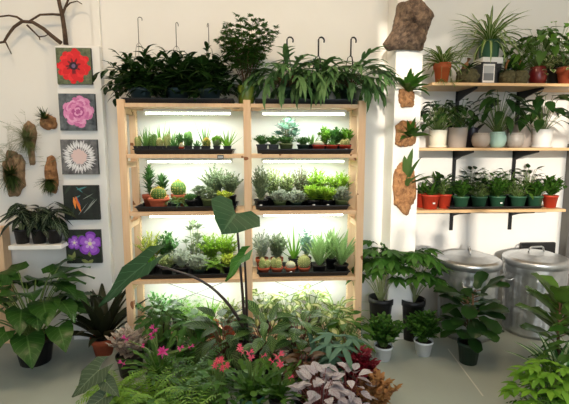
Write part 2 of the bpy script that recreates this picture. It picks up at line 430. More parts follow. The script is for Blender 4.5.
lf('brown', (66, 46, 32), (98, 70, 42), rough=.5)
lf('burg', (92, 18, 34), (142, 34, 52), rough=.55)
lf('heuch', (138, 106, 62), (196, 148, 104), rough=.6)
lf('pinkleaf', (196, 122, 116), (170, 150, 116), rough=.5)
lf('stag', (74, 104, 56), (108, 134, 78), rough=.6)
lf('air', (128, 138, 104), (164, 168, 132), rough=.8)
lf('airg', (96, 112, 66), (138, 146, 98), rough=.8)
lf('jade', (66, 110, 58), (98, 140, 74), rough=.35, trans=.15)
lf('spath', (28, 56, 28), (54, 86, 40), rough=.3)
lf('yucca', (48, 66, 34), (78, 96, 50))
lf('mott', (98, 138, 76), (142, 172, 104), pat='vein', pc=(170, 194, 136), k=9, w=.3)
PINK = leafm('petal_pink', (236, 96, 132), (246, 140, 160), .5, .35)
MAG = leafm('petal_magenta', (222, 60, 150), (240, 128, 190), .5, .35)
CORAL = leafm('petal_coral', (228, 84, 112), (244, 132, 146), .5, .35)
# ------------------------------------------------------------------ pots
PM = {}
def pot_mb(kind, r, h):
    mb = MB()
    if kind == 'nursery':
        mb.lathe([(.0005, .0), (r*.74, 0), (r*.95, h*.86), (r*1.02, h*.86), (r*1.03, h), (r*.95, h), (r*.93, h*.84), (.0005, h*.82)], 18)
    elif kind == 'terra':
        mb.lathe([(.0005, 0), (r*.66, 0), (r*.88, h*.72), (r*.99, h*.72), (r*1.03, h), (r*.93, h), (r*.9, h*.86), (.0005, h*.84)], 20)
    elif kind == 'cyl':
        mb.lathe([(.0005, 0), (r*.84, 0), (r*.88, h*.03), (r, h*.95), (r, h), (r*.93, h), (r*.92, h*.86), (.0005, h*.84)], 22)
    elif kind == 'round':
        mb.lathe([(.0005, 0), (r*.6, 0), (r*.85, h*.15), (r, h*.45), (r*.97, h*.72), (r*.84, h*.93), (r*.82, h), (r*.75, h), (r*.77, h*.84), (.0005, h*.82)], 22)
    elif kind == 'square':
        pr = [(r*.8, 0), (r*.97, h*.85), (r*1.04, h*.85), (r*1.06, h), (r*.96, h), (r*.9, h*.84)]
        vs = []; fs = []
        for (q, z) in pr: vs += [(q, q, z), (-q, q, z), (-q, -q, z), (q, -q, z)]
        for j in range(len(pr)-1):
            for i in range(4): k = (i+1) % 4; fs.append((j*4+i, j*4+k, (j+1)*4+k, (j+1)*4+i))
        fs.append((3, 2, 1, 0)); n = len(pr)*4-4; fs.append((n, n+1, n+2, n+3)); mb.add(vs, fs)
    elif kind == 'bowl':
        mb.lathe([(.0005, 0), (r*.62, 0), (r*.86, h*.5), (r*.93, h*.78), (r*1.03, h*.78), (r*1.05, h), (r*.94, h), (r*.92, h*.86), (.0005, h*.84)], 24)
    elif kind == 'basket':
        mb.lathe([(.0005, 0), (r*.7, 0), (r*.93, h*.8), (r*1.04, h*.82), (r*1.05, h), (r*.96, h), (r*.93, h*.84), (.0005, h*.82)], 20)
    return mb
def potted(name, label, cat, loc, pot, parts, group=None, rz=None, extra=None, g=None, tagm=False, saucer=None):
    """pot=(kind, material, r, h); foliage origin at the soil line"""
    kind, mat, r, h = pot
    t = thing(name, label, cat, loc, group, rz if rz is not None else (sum(map(ord, label)) % 63)/10.0 if kind != 'square' else 0)
    key = (kind, mat.name, round(r, 4), round(h, 4))
    if key not in PM: PM[key] = pot_mb(kind, r, h).mesh('pot', mat, kind != 'square')
    z0 = 0
    if saucer:
        s = MB(); s.lathe([(.0005, 0), (r*.95, 0), (r*1.12, h*.12), (r*1.06, h*.12), (r*.9, .004), (.0005, .004)], 22); obj('saucer', s, saucer, t); z0 = .0045
    obj('pot', PM[key], None, t, (0, 0, z0))
    sk = ('soil', round(r, 4))
    if sk not in PM:
        s = MB(); q = r*.9; s.lathe([(.0005, .004), (q*.6, .003), (q, 0), (q*.9, -.006), (.0005, -.006)], 16); PM[sk] = s.mesh('soil', SOIL)
    obj('soil', PM[sk], None, t, (0, 0, z0+h*.87))
    for (pn, mb, m) in parts:
        if isinstance(mb, MB) and mb.v: obj(pn, mb, m, t, (0, 0, z0+h*.87))
    if tagm:
        b = MB(); b.box((-.009, -r*1.03-.003, 0), (.009, -r*1.03-.001, .011)); o = obj('price_sticker', b, TAGW, t, (0, 0, h*.4)); t.rotation_euler = (0, 0, 0)
    return t
def G(label): return random.Random(label)
#@@SETTING
# ------------------------------------------------------------------ the room
YW = 3.56                                   # back wall
YP = 3.14; YWL = 3.37                                   # face of the pilaster
FL = plain('floor_paint', (162, 170, 163), .4, 0, .5, 1.6, (150, 158, 151))
b = MB(); b.box((-3.2, -3.0, -.06), (2.75, YW+.12, 0)); struct('floor', b, FL)
b = MB(); b.box((-3.2, YW, 0), (2.75, YW+.12, 3.9)); b.box((-3.2, YWL, 0), (P(400, 150, YP).x, YW+.12, 3.9)); struct('wall_back', b, W_)
b = MB(); b.box((-3.2, -3.0, 3.9), (2.75, YW+.12, 4.0)); struct('ceiling', b, WHITE)
b = MB(); b.box((-3.32, -3.0, 0), (-3.2, YW+.12, 3.9)); struct('wall_left', b, W_)
b = MB(); b.box((2.75, -3.0, 0), (2.87, YW+.12, 3.9)); struct('wall_right', b, W_)
# shop front behind the camera: sill, head and piers around openings sized so sun falls only on the right
b = MB()
for a, c in (((-3.2, 0), (2.75, .35)), ((-3.2, 3.6), (2.75, 3.9)), ((-3.2, .35), (-.75, 3.6)), ((2.65, .35), (2.75, 3.6))):
    b.box((a[0], -3.1, a[1]), (c[0], -3.0, c[1]))
struct('wall_front', b, W_)
b = MB()
for x in (.95,): b.box((x-.03, -3.08, .35), (x+.03, -3.02, 3.6))
b.box((-.75, -3.08, 2.75), (2.65, -3.02, 2.8)); struct('window_1', b, plain('dark_frame', (50, 48, 46), .5))
p0 = P(393, 150, YP); p1 = P(419, 150, YP)
b = MB(); b.box((p0.x, YP, 0), (p1.x, YW, 3.9)); struct('trim_1', b, W_)
q = P(92.5, 20, YWL-.03)
b = MB(); b.box((q.x, YWL-.03, 0), (q.x+.05, YWL, 3.9)); struct('trim_2', b, W_)
q = P(567, 210, 3.5)
b = MB(); b.box((q.x, 3.47, 0), (q.x+.1, YW, 1.52)); struct('trim_3', b, plain('grey_trim', (120, 118, 114), .6))
q = P(5, 270, 3.25)
b = MB(); b.box((q.x-.1, 3.25, 0), (q.x, 3.35, .9))
PINE = None
def pine(name, holes):
    m, nt, bs = newmat(name)
    tc = N(nt, 'ShaderNodeTexCoord'); mp = N(nt, 'ShaderNodeMapping'); mp.inputs['Scale'].default_value = (14, 14, 1.2)
    no = N(nt, 'ShaderNodeTexNoise'); no.inputs['Scale'].default_value = 4; no.inputs['Detail'].default_value = 4
    nt.links.new(tc.outputs['Object'], mp.inputs[0]); nt.links.new(mp.outputs[0], no.inputs['Vector'])
    col = mixc(nt, no.outputs['Fac'], lin((240, 208, 172)), lin((218, 176, 134)))
    n2 = N(nt, 'ShaderNodeTexNoise'); n2.inputs['Scale'].default_value = 9; nt.links.new(tc.outputs['Object'], n2.inputs['Vector'])
    col = mixc(nt, math_(nt, 'GREATER_THAN', n2.outputs['Fac'], .69), col, lin((146, 92, 54)))
    if holes:
        sp = N(nt, 'ShaderNodeSeparateXYZ'); nt.links.new(tc.outputs['Object'], sp.inputs[0])
        fz = math_(nt, 'ABSOLUTE', math_(nt, 'SUBTRACT', math_(nt, 'FRACT', math_(nt, 'MULTIPLY', sp.outputs[2], 1/.032)), .5))
        fy = math_(nt, 'ABSOLUTE', math_(nt, 'SUBTRACT', math_(nt, 'FRACT', math_(nt, 'MULTIPLY', math_(nt, 'ADD', sp.outputs[1], 10), 1/.044)), .5))
        dd = math_(nt, 'ADD', math_(nt, 'POWER', math_(nt, 'MULTIPLY', fz, .032), 2), math_(nt, 'POWER', math_(nt, 'MULTIPLY', fy, .044), 2))
        col = mixc(nt, math_(nt, 'LESS_THAN', dd, .0045**2), col, lin((120, 84, 52)))
    nt.links.new(col, bs.inputs['Base Color']); bs.inputs['Roughness'].default_value = .6
    return m
PINE = pine('pine_wood', False); PINEH = pine('pine_with_holes', True)
tag(obj('wooden_post', b, PINE, bevel=.003, smooth=False), 'short bare wooden post cut off by the left edge of the photo', 'post')
# ------------------------------------------------------------------ lights of the place
LITE = emit('lamp_tube', (246, 255, 236), 9.0)
def area(name, loc, size, sy, energy, col, rot=(0, 0, 0)):
    l = bpy.data.lights.new(name, 'AREA'); l.shape = 'RECTANGLE'; l.size = size; l.size_y = sy; l.energy = energy; l.color = col
    o = bpy.data.objects.new(name, l); C.objects.link(o); o.location = loc; o.rotation_euler = rot; return o
# ------------------------------------------------------------------ wooden shelving unit
YF, YB = 3.0, 3.31
SZ = [P(240, 103.5, YF).z, P(184, 154.3, YF).z, P(184, 212, YF).z, P(184, 280, YF).z, .085]
ptop = P(120, 99, YF).z
px_post = [(117.2, 124.6), (243.4, 250.6), (358.6, 366)]
PXS = [(P(a, 120, YF).x, P(c, 120, YF).x) for a, c in px_post]
rack = thing('shelving_unit', 'tall pine shelving unit with two bays of grow lit plant shelves', 'shelving', ((PXS[0][0]+PXS[2][1])/2, (YF+YB)/2, 0))
ro = rack.location
def rk(name, mb, mat, bevel=.002):
    mb.v = [(x-ro.x, y-ro.y, z-ro.z) for x, y, z in mb.v]
    return obj(name, mb, mat, rack, bevel=bevel, smooth=False)
for (xa, xb) in PXS:
    for (ya, yb) in ((YF, YF+.045), (YB-.045, YB)):
        b = MB(); b.box((xa, ya, 0), (xb, yb, ptop)); rk('post', b, PINEH if ya > YF else PINE)
    for z in (.05, .5, .95, 1.38, ptop-.06):
        b = MB(); b.box((xa+.008, YF+.045, z-.03), (xb-.008, YB-.045, z+.012)); rk('side_rung', b, PINE)
for i in range(2):
    xa, xb = PXS[i][1]+.002, PXS[i+1][0]-.002
    for z in SZ:
        b = MB(); b.box((xa, YF+.002, z-.026), (xb, YB-.004, z)); rk('shelf_board', b, PINE)
    b = MB()
    za, zb = .2, SZ[3]-.06
    for (z0, z1) in ((za, zb), (zb, za)): b.tube([(xa+.02, YB+.006, z0), (xb-.02, YB+.006, z1)], .003, sides=6)
    rk('cross_brace', b, plain('grey_steel', (110, 112, 114), .4, .8), 0)
# grow lights
names = ['top shelf', 'upper shelf', 'middle shelf', 'lower shelf']
GLOW = []
for i in range(2):
    for r in range(4):
        xa, xb = PXS[i][1], PXS[i+1][0]; cx = (xa+xb)/2+(0.01 if i else 0); z = SZ[r]-.026; L = .62
        t = thing('grow_light', 'white tube grow light under the %s of the %s bay' % (names[r], 'left' if i == 0 else 'right'), 'lamp', (cx, 3.17, z), 'tube lights under the pine shelves')
        b = MB(); b.box((-L/2, -.022, -.022), (L/2, .022, 0)); obj('housing', b, WHITE, t, bevel=.004, smooth=False)
        b = MB(); b.tube([(-L/2+.012, 0, -.030), (L/2-.012, 0, -.030)], .007, sides=10); obj('tube', b, LITE, t)
        for s in (-1, 1):
            b = MB(); b.box((s*(L/2-.006)-.006, -.013, -.044), (s*(L/2-.006)+.006, .013, -.02)); obj('end_cap', b, WHITE, t, smooth=False)
        GLOW.append((cx, 3.17, z-.046))
# black trays
def tray(x0, x1, ya, yb, z, label, h=.036, group='black trays under the plants'):
    cx, cy = (x0+x1)/2, (ya+yb)/2; w, d = (x1-x0)/2, (yb-ya)/2; b = MB(); s = .012
    lv = [(w-s, d-s, 0), (w-.002, d-.002, h*.9), (w+.006, d+.006, h), (w+.006, d+.006, h-.004), (w, d, h*.9-.002), (w-s+.003, d-s+.003, -.0)]
    pr = [(w-s-.003, d-s-.003, .003), (w-.003, d-.003, h*.92), (w, d, h), (w+.008, d+.008, h), (w+.008, d+.008, h-.006), (w+.0005, d+.0005, h-.006), (w-s, d-s, 0)]
    vs = []; fs = []
    for (p, q, zz) in pr: vs += [(p, q, zz), (-p, q, zz), (-p, -q, zz), (p, -q, zz)]
    for j in range(len(pr)-1):
        for i in range(4): k = (i+1) % 4; fs.append((j*4+i, j*4+k, (j+1)*4+k, (j+1)*4+i))
    fs.append((0, 1, 2, 3)); n = len(pr)*4-4; fs.append((n+3, n+2, n+1, n))
    b.add(vs, fs); o = obj('plant_tray', b, BLK, loc=(cx, cy, z), smooth=False)
    return tag(o, label, 'tray', group)
TY0, TY1 = 3.025, 3.295
def px2(px, py, Y=TY0): return P(px, py, Y).x
tray(px2(123, 100), px2(232, 100), TY0, TY1, SZ[0], 'black tray on top of the left bay, under the three dark hanging plants')
tray(px2(256, 100), px2(356, 100), TY0, TY1, SZ[0], 'black tray on top of the right bay, under the three strap leaved ferns')
tray(px2(134, 152), px2(233, 152), TY0, TY1, SZ[1], 'long black tray of aloes and small cacti on the upper left shelf')
tray(px2(260, 152), px2(352, 152), TY0, TY1, SZ[1], 'black tray with three red pots on the upper right shelf')
tray(px2(136, 208), px2(236, 208), TY0, TY1, SZ[2], 'black tray holding the red clay cactus bowl on the middle left shelf')
tray(px2(258, 208), px2(349, 208), TY0, TY1, SZ[2], 'black tray crowded with silvery and bright herbs on the middle right shelf')
tray(px2(139, 275), px2(233, 275), TY0, TY1, SZ[3], 'black tray of mixed bushy succulents on the lower left shelf')
tray(px2(258, 275), px2(349, 275), TY0, TY1, SZ[3], 'black tray with four little terracotta cactus pots on the lower right shelf')
# small grey shelf tag
q = P(220.5, 157, YF); b = MB(); b.box((-.022, -.003, -.016), (.022, 0, .014)); b.box((-.018, -.0036, -.009), (.018, -.003, .008), 1)
tag(obj('shelf_tag', b, [plain('tag_grey', (70, 74, 78), .5), plain('tag_face', (176, 180, 182), .5)], loc=(q.x, YF+.002, q.z), smooth=False), 'small grey price tag clipped to the upper left shelf edge', 'tag')
# ------------------------------------------------------------------ plants on the pine shelves
def M(px, Y): return px*Y/F
KT = {   # kind: (object name, category, builder(g, H, R))
 'aloe': ('potted_aloe', 'succulent', lambda g, H, r: k_rosette(g, H, r, LF['aloe'], 11, .017, 'al', 85, 40, -.1, .5)),
 'aloeb': ('potted_aloe', 'succulent', lambda g, H, r: k_rosette(g, H, r, LF['fresh'], 10, .022, 'al', 80, 25, -.15, .5)),
 'haw': ('potted_haworthia', 'succulent', lambda g, H, r: k_rosette(g, H, r, LF['jade'], 22, .014, 'al', 85, 10, -.3, .5)),
 'col': ('potted_column_cactus', 'cactus', lambda g, H, r: k_column(g, H, r, LF['cactp'], None, 3)),
 'colg': ('potted_column_cactus', 'cactus', lambda g, H, r: k_column(g, H, r, LF['cact'], None, 2, .02)),
 'ball': ('potted_ball_cactus', 'cactus', lambda g, H, r: k_ball(g, H, r, LF['cact'], MC['spine_yellow'], 16, 1, .014)),
 'ballw': ('potted_ball_cactus', 'cactus', lambda g, H, r: k_ball(g, H, r, LF['cactw'], None, 18, 1, .006)),
 'ballp': ('potted_ball_cactus', 'cactus', lambda g, H, r: k_ball(g, H, r, LF['cactp'], None, 16, 1, .01)),
 'clus': ('potted_cluster_cactus', 'cactus', lambda g, H, r: k_ball(g, H, r, LF['cactp'], None, 12, 3, .008)),
 'ech': ('potted_echeveria', 'succulent', lambda g, H, r: k_heads(g, H, r, LF['blue'], 5, 18, .026, 'ro', MC['stem_pale'])),
 'echg': ('potted_rosette_succulent', 'succulent', lambda g, H, r: k_heads(g, H, r, LF['greyg'], 4, 16, .02, 'ro', MC['stem_pale'])),
 'sil': ('potted_silver_succulent', 'succulent', lambda g, H, r: k_heads(g, H, r, LF['silver'], 9, 15, .013, 'ro', MC['stem_pale'])),
 'sed': ('potted_sedum', 'succulent', lambda g, H, r: k_bush(g, H, r, LF['jade'], 22, 10, .017, .009, 'ro', None, 1.0, .1, .2)),
 'sedl': ('potted_sedum', 'succulent', lambda g, H, r: k_bush(g, H, r, LF['lime'], 20, 9, .02, .011, 'ro', None, 1.0, .1, .2)),
 'jade': ('potted_jade_plant', 'succulent', lambda g, H, r: k_bush(g, H, r, LF['fresh'], 16, 8, .03, .016, 'ro', MC['stem_pale'], 1.0, .2, .15)),
 'thyme': ('potted_thyme', 'herb', lambda g, H, r: k_bush(g, H, r, LF['thyme'], 20, 20, .022, .009, 'la', MC['stem_brown'], 1.0, .2, .06)),
 'sage': ('potted_sage', 'herb', lambda g, H, r: k_bush(g, H, r, LF['silver'], 14, 11, .034, .014, 'la', MC['stem_pale'], 1.0, .3, .12)),
 'curry': ('potted_silver_shrub', 'shrub', lambda g, H, r: k_bush(g, H, r, LF['greyg'], 18, 16, .034, .013, 'la', MC['stem_pale'], 1.0, .3, .1)),
 'oreg': ('potted_oregano', 'herb', lambda g, H, r: k_bush(g, H, r, LF['crm'], 16, 12, .026, .017, 'ov', None, 1.0, .4, .08)),
 'basil': ('potted_bright_herb', 'herb', lambda g, H, r: k_bush(g, H, r, LF['bright'], 15, 9, .052, .016, 'la', None, 1.0, .5, .1)),
 'limeb': ('potted_lime_shrub', 'shrub', lambda g, H, r: k_bush(g, H, r, LF['lime'], 14, 9, .036, .014, 'la', None, 1.0, .3, .1)),
 'kal': ('potted_kalanchoe', 'succulent', lambda g, H, r: k_bush(g, H, r, LF['jade'], 12, 7, .05, .026, 'ro', None, 1.0, .3, .1)),
 'fern': ('potted_fern', 'fern', lambda g, H, r: k_fern(g, H, r, LF['fernl'], 16, None, .03, 13)),
 'string': ('potted_trailing_succulent', 'succulent', lambda g, H, r: k_trail(g, H, r, LF['mid'], 12, .06, .016, .011, 'ro', 9)),
 'tongue': ('potted_mottled_tongue_plant', 'plant', lambda g, H, r: k_rosette(g, H, r, LF['mott'], 20, .036, 'la', 88, 52, .45, .35, .35)),
 'spid': ('potted_spider_plant', 'spider plant', lambda g, H, r: k_rosette(g, H, r, LF['spider'], 40, .014, 'st', 88, 20, 1.5, .3, .2)),
 'grass': ('potted_grassy_plant', 'plant', lambda g, H, r: k_rosette(g, H, r, LF['fresh'], 22, .011, 'st', 88, 40, .9, .3, .2)),
 'coin': ('potted_silver_dollar', 'succulent', lambda g, H, r: k_bush(g, H, r, LF['blue'], 6, 6, .034, .03, 'ro', MC['stem_pale'], .9, .1, .2)),
 'euph': ('potted_tall_euphorbia', 'succulent', lambda g, H, r: k_bush(g, H, r*.8, LF['euph'], 1, 46, .075, .017, 'la', None, .1, .2, .08, True, 35)),
 'caladr': ('potted_cream_veined_plant', 'plant', lambda g, H, r: k_leafy(g, H, r, LF['crm'], 30, .1, .066, 'ov', None, .5, -15, .5, .2, .1)),
 'mixf': ('potted_pale_green_plant', 'plant', lambda g, H, r: k_feather(g, H, r, LF['fresh'], 14, 7, 6, .02)),
}
FIXED = {'ball', 'ballw', 'ballp', 'clus', 'col', 'colg', 'euph'}
YFR, YBK = 3.09, 3.225
def put(row, px, slot, kind, pk, pm, pw, ph, fh, fr, label, group=None, name=None, cat=None, tagm=False, z=None):
    Y = YFR if slot == 'f' else YBK if slot == 'b' else slot
    zz = SZ[row]+.0032 if z is None else z
    py = {0: 100, 1: 150, 2: 206, 3: 272, 4: 325}[row]
    x = P(px, py, Y).x; nm, ct, fn = KT[kind]; g = G(label)
    parts = fn(g, M(fh*(1.35 if kind in ('aloe', 'aloeb') else 1.2), Y), M(fr*(1.0 if kind in FIXED else 1.28), Y))
    return potted(name or nm, label, cat or ct, (x, Y, zz), (pk, pm, M(pw, Y)/2, M(ph, Y)), parts, group, tagm=tagm)
g1 = 'small succulents on the upper left shelf'
for a in [
 (138, 'f', 'col', 6.5, 5.5, 10, 3.4, 'short pale column cactus at the far left of the upper left tray'),
 (145.5, 'f', 'aloe', 6.5, 5.5, 13, 5, 'spiky little aloe second from the left on the upper left tray'),
 (153, 'f', 'colg', 6.5, 5.5, 11, 3.3, 'thick green column cactus in the left part of the upper left tray'),
 (160, 'f', 'ballp', 6.5, 5.5, 7, 3.4, 'low round cactus between column cacti on the upper left tray'),
 (167, 'f', 'col', 6.5, 5.5, 11, 3.6, 'pale fuzzy column cactus right of the low round cactus, upper left tray'),
 (175, 'f', 'haw', 6.5, 5.5, 8, 5, 'small sprawling haworthia left of the red pot, upper left tray'),
 (189, 'f', 'sed', 6.5, 5.5, 8, 4, 'low leafy succulent just right of the tiny red pot, upper left tray'),
 (197, 'f', 'haw', 6.5, 5.5, 6, 4, 'low spreading haworthia in the middle right of the upper left tray'),
 (207, 'f', 'ball', 6.5, 5.5, 7, 3.5, 'round green cactus in front of the V shaped aloe, upper left tray'),
 (217, 'f', 'echg', 6.5, 5.5, 5.5, 4.5, 'low grey green rosette next to the last aloe, upper left tray'),
 (227.5, 'f', 'aloeb', 7.5, 5.5, 15, 8, 'wide spiky aloe at the right end of the upper left tray'),
 (148, 'b', 'aloe', 6.5, 5.5, 15, 4, 'upright aloe at the back left of the upper left tray'),
 (160.5, 'b', 'aloeb', 6.5, 5.5, 17, 5, 'tall pale aloe behind the low round cactus, upper left tray'),
 (171, 'b', 'aloe', 6.5, 5.5, 15, 4.5, 'narrow leaved aloe behind the fuzzy column cactus, upper left tray'),
 (180, 'b', 'sed', 6.5, 5.5, 11, 4.5, 'bushy succulent in back behind the red pot, upper left tray'),
 (188, 'b', 'colg', 6.5, 5.5, 14, 3.2, 'pointed column cactus at the back centre of the upper left tray'),
 (205, 'b', 'aloe', 6.5, 5.5, 18, 6, 'V shaped aloe standing tall at the back of the upper left tray'),
 (217, 'b', 'jade', 6.5, 5.5, 8, 5, 'low pale succulent at the back right of the upper left tray')]:
    put(1, a[0], a[1], a[2], 'square', BLK, a[3], a[4]+2, a[5], a[6], a[7], g1)
put(1, 181.5, 'f', 'ballw', 'nursery', REDP, 5.5, 6.5, 4, 2.2, 'tiny red pot with white cactus on the upper left tray', g1)
g2 = 'potted succulents on the upper right shelf'
put(1, 262, 'f', 'sed', 'square', BLK, 11, 9, 9, 8, 'green succulent in square black pot at the left end of the upper right tray', g2)
put(1, 273.5, 'f', 'sed', 'square', BLK, 10, 9, 8, 7, 'green succulent in square black pot, second on the upper right tray', g2)
put(1, 286, 'f', 'sed', 'nursery', OLIVE, 13, 10, 7, 8, 'bushy green succulent in olive pot before the blue rosettes', g2)
put(1, 287, 'b', 'ech', 'nursery', BLK, 12, 9, 22, 14, 'big cluster of blue grey rosettes at the back of the upper right tray', g2)
put(1, 303, 'f', 'sed', 'nursery', DKGRN, 12, 9, 7, 7.5, 'low succulent in dark green pot left of the three red pots', g2)
put(1, 312, 'b', 'aloe', 'nursery', BLK, 9, 9, 12, 5, 'thin spiky aloe behind the dark green pot, upper right tray', g2)
put(1, 318.5, 'f', 'ballw', 'nursery', REDP, 13, 8.5, 4.5, 5.5, 'cream domed cactus in red pot, leftmost of the three red pots', g2)
put(1, 331.5, 'f', 'haw', 'nursery', REDP, 12.5, 8.5, 7, 6.5, 'pale spiny succulent in red pot, middle of the three red pots', g2)
put(1, 345, 'f', 'clus', 'nursery', REDP, 12.5, 8.5, 6, 5, 'clustered cactus in red pot, rightmost of the three red pots', g2, tagm=True)
put(1, 325, 'b', 'jade', 'nursery', BLK, 10, 9, 15, 8, 'leafy jade plant behind the leftmost red pot', g2)
put(1, 335.5, 'b', 'kal', 'nursery', BLK, 10, 9, 13, 8, 'leafy dark succulent behind the middle red pot', g2)
put(1, 346, 'b', 'jade', 'nursery', BLK, 10, 9, 14, 8, 'leafy jade plant behind the rightmost red pot', g2)
g3 = 'cacti and succulents on the middle left shelf'
put(2, 159, 'f', 'ball', 'bowl', TERRA, 20, 12, 10, 7.5, 'yellow spined barrel cactus in a wide red clay bowl', g3)
put(2, 150, 'b', 'euph', 'terra', TERRA, 14, 13, 31, 7, 'tall leafy euphorbia standing behind the clay cactus bowl', g3)
put(2, 163, 'b', 'euph', 'terra', TERRA, 12, 12, 21, 6, 'shorter leafy euphorbia right behind the clay cactus bowl', g3)
put(2, 179, 'b', 'ball', 'terra', TERRA, 15, 13, 13, 7.5, 'bright round cactus in terracotta at the back of the middle left tray', g3)
put(2, 176, 'f', 'string', 'nursery', DKGRN, 10, 7, 5, 7, 'trailing bead succulent spilling over the middle left tray edge', g3)
put(2, 191, 'f', 'sed', 'nursery', BLK, 12, 10, 6, 7, 'low green succulent in black pot left of the olive pot', g3)
put(2, 200, 'b', 'echg', 'nursery', BLK, 11, 12, 9, 8, 'green rosette in black pot behind the olive pot', g3)
put(2, 209, 'f', 'echg', 'nursery', OLIVE, 14, 11, 8, 9, 'grey green rosette in an olive pot on the middle left tray', g3)
put(2, 216, 'b', 'curry', 'nursery', BLK, 13, 12, 27, 15, 'silver leaved shrub at the back of the middle left tray', g3)
put(2, 230, 'b', 'curry', 'nursery', BLK, 13, 12, 22, 13, 'silver leaved shrub nearest the middle post on the middle left tray', g3)
put(2, 224, 'f', 'limeb', 'nursery', BLK, 12, 10, 8, 9, 'small lime green plant partly behind the tall arrow shaped leaf', g3)
g4 = 'herbs on the middle right shelf'
put(2, 261, 'f', 'curry', 'nursery', BLK, 14, 10, 30, 11, 'tall grey thyme like herb at the left end of the middle right tray', g4, tagm=True)
put(2, 273, 'b', 'oreg', 'nursery', BLK, 14, 10, 26, 13, 'variegated herb second along the back of the middle right tray', g4)
put(2, 287, 'b', 'oreg', 'nursery', BLK, 13, 10, 23, 12, 'variegated herb at the back behind two silver rosettes', g4)
put(2, 301, 'b', 'thyme', 'nursery', BLK, 14, 10, 27, 13, 'dense grey thyme at the back centre of the middle right tray', g4)
put(2, 280, 'f', 'sil', 'nursery', OLIVE, 13, 8, 9, 11, 'silver rosettes in olive pot, leftmost of the silver plants', g4)
put(2, 296, 'f', 'sil', 'nursery', DKGRN, 12, 7, 9, 12, 'silver rosettes in dark green pot, middle of the silver plants', g4)
put(2, 317, 'b', 'basil', 'nursery', BLK, 15, 10, 25, 14, 'tallest bright green herb on the middle right tray', g4)
put(2, 313, 'f', 'basil', 'nursery', BLK, 13, 9, 14, 11, 'low bright green herb in front of the tallest bright herb', g4, tagm=True)
put(2, 327, 'f', 'basil', 'nursery', BLK, 12, 9, 11, 10, 'low bright herb in black pot left of the last silver plant', g4, tagm=True)
put(2, 340, 'b', 'basil', 'nursery', BLK, 14, 10, 22, 14, 'bright green herb at the right end of the middle right tray', g4)
put(2, 341.5, 'f', 'sil', 'nursery', OLIVE, 14, 9, 10, 10, 'silver rosettes in olive pot, rightmost of the silver plants', g4)
g5 = 'bushy plants on the lower left shelf'
put(3, 152, 'b', 'limeb', 'nursery', BLK, 15, 11, 28, 15, 'yellow green bush at the back left of the lower left tray', g5)
put(3, 148, 'f', 'jade', 'nursery', BLK, 13, 10, 10, 9, 'low green succulent under the yellow green bush, lower left tray', g5)
put(3, 168, 'b', 'kal', 'nursery', BLK, 14, 11, 25, 12, 'dark leaved bush beside the yellow green bush, lower left tray', g5)
put(3, 167, 'f', 'oreg', 'nursery', BLK, 13, 9, 12, 10, 'cream variegated plant at the front of the lower left tray', g5)
put(3, 182, 'f', 'sage', 'nursery', BLK, 15, 10, 17, 13, 'silver grey plant in the middle of the lower left tray', g5)
put(3, 195, 'b', 'echg', 'nursery', BLK, 13, 12, 34, 13, 'tall rosette topped succulent at the back of the lower left tray', g5)
put(3, 199, 'f', 'sil', 'nursery', DKGRN, 13, 8, 11, 11, 'grey silver rosettes at the front of the lower left tray', g5)
put(3, 211, 'b', 'basil', 'nursery', BLK, 15, 11, 24, 15, 'bright green leafy bush in the right half of the lower left tray', g5)
put(3, 215, 'f', 'fern', 'nursery', BLK, 13, 10, 12, 11, 'low fresh green fern at the front right of the lower left tray', g5)
put(3, 227, 'b', 'basil', 'nursery', BLK, 13, 11, 25, 12, 'bright green bush at the right end of the lower left tray', g5)
put(3, 229, 'f', 'limeb', 'nursery', BLK, 12, 10, 11, 9, 'yellow green plant behind the lit alocasia leaf, lower left tray', g5)
g6 = 'cacti and succulents on the lower right shelf'
put(3, 264, 'f', 'clus', 'terra', TERRA, 12.5, 8, 9, 6.5, 'clustered cactus in terracotta, leftmost of four on the lower right tray', g6)
put(3, 277, 'f', 'clus', 'terra', TERRA, 12.5, 8, 9, 6.5, 'clustered cactus in terracotta, second of four on the lower right tray', g6)
put(3, 290.5, 'f', 'ballw', 'terra', TERRA, 12, 7.5, 6, 5, 'white domed cactus in terracotta, third of four on the lower right tray', g6, tagm=True)
put(3, 304, 'f', 'ballp', 'terra', TERRA, 12.5, 7.5, 11, 6.5, 'big spiny ball cactus in terracotta, last of four on the lower right tray', g6)
put(3, 262, 'b', 'sage', 'terra', TERRA, 13, 12, 25, 12, 'silver leaved succulent behind the leftmost terracotta cactus', g6)
put(3, 277, 'b', 'curry', 'terra', TERRA, 13, 12, 24, 12, 'silver grey shrub behind the second terracotta cactus', g6)
put(3, 294, 'b', 'aloeb', 'nursery', BLK, 12, 12, 26, 13, 'spiky green aloe behind the white domed cactus', g6)
put(3, 306, 'b', 'coin', 'nursery', BLK, 11, 12, 26, 10, 'round leaved silver succulent behind the big ball cactus', g6)
put(3, 319, 'f', 'tongue', 'nursery', BLK, 15, 10, 30, 12, 'mottled tongue leaved plant in black pot, left of the pair', g6)
put(3, 341, 'f', 'tongue', 'nursery', BLK, 15, 10, 31, 12, 'mottled tongue leaved plant in black pot, right of the pair', g6)
put(3, 331, 'b', 'tongue', 'nursery', BLK, 13, 11, 30, 11, 'mottled tongue leaved plant at the back between the pair', g6)
g7 = 'plants on the bottom shelf'
zb = SZ[4]+.0005
put(4, 160, 3.13, 'kal', 'nursery', BLK, 22, 14, 28, 22, 'dark rosetted kalanchoe on the bottom left shelf beside the left post', g7, z=zb)
put(4, 180, 3.24, 'mixf', 'nursery', BLK, 16, 14, 24, 14, 'feathery plant behind the dark kalanchoe on the bottom left shelf', g7, z=zb)
put(4, 196, 3.12, 'mixf', 'nursery', BLK, 16, 13, 26, 15, 'airy light green plant on the bottom left shelf', g7, z=zb)
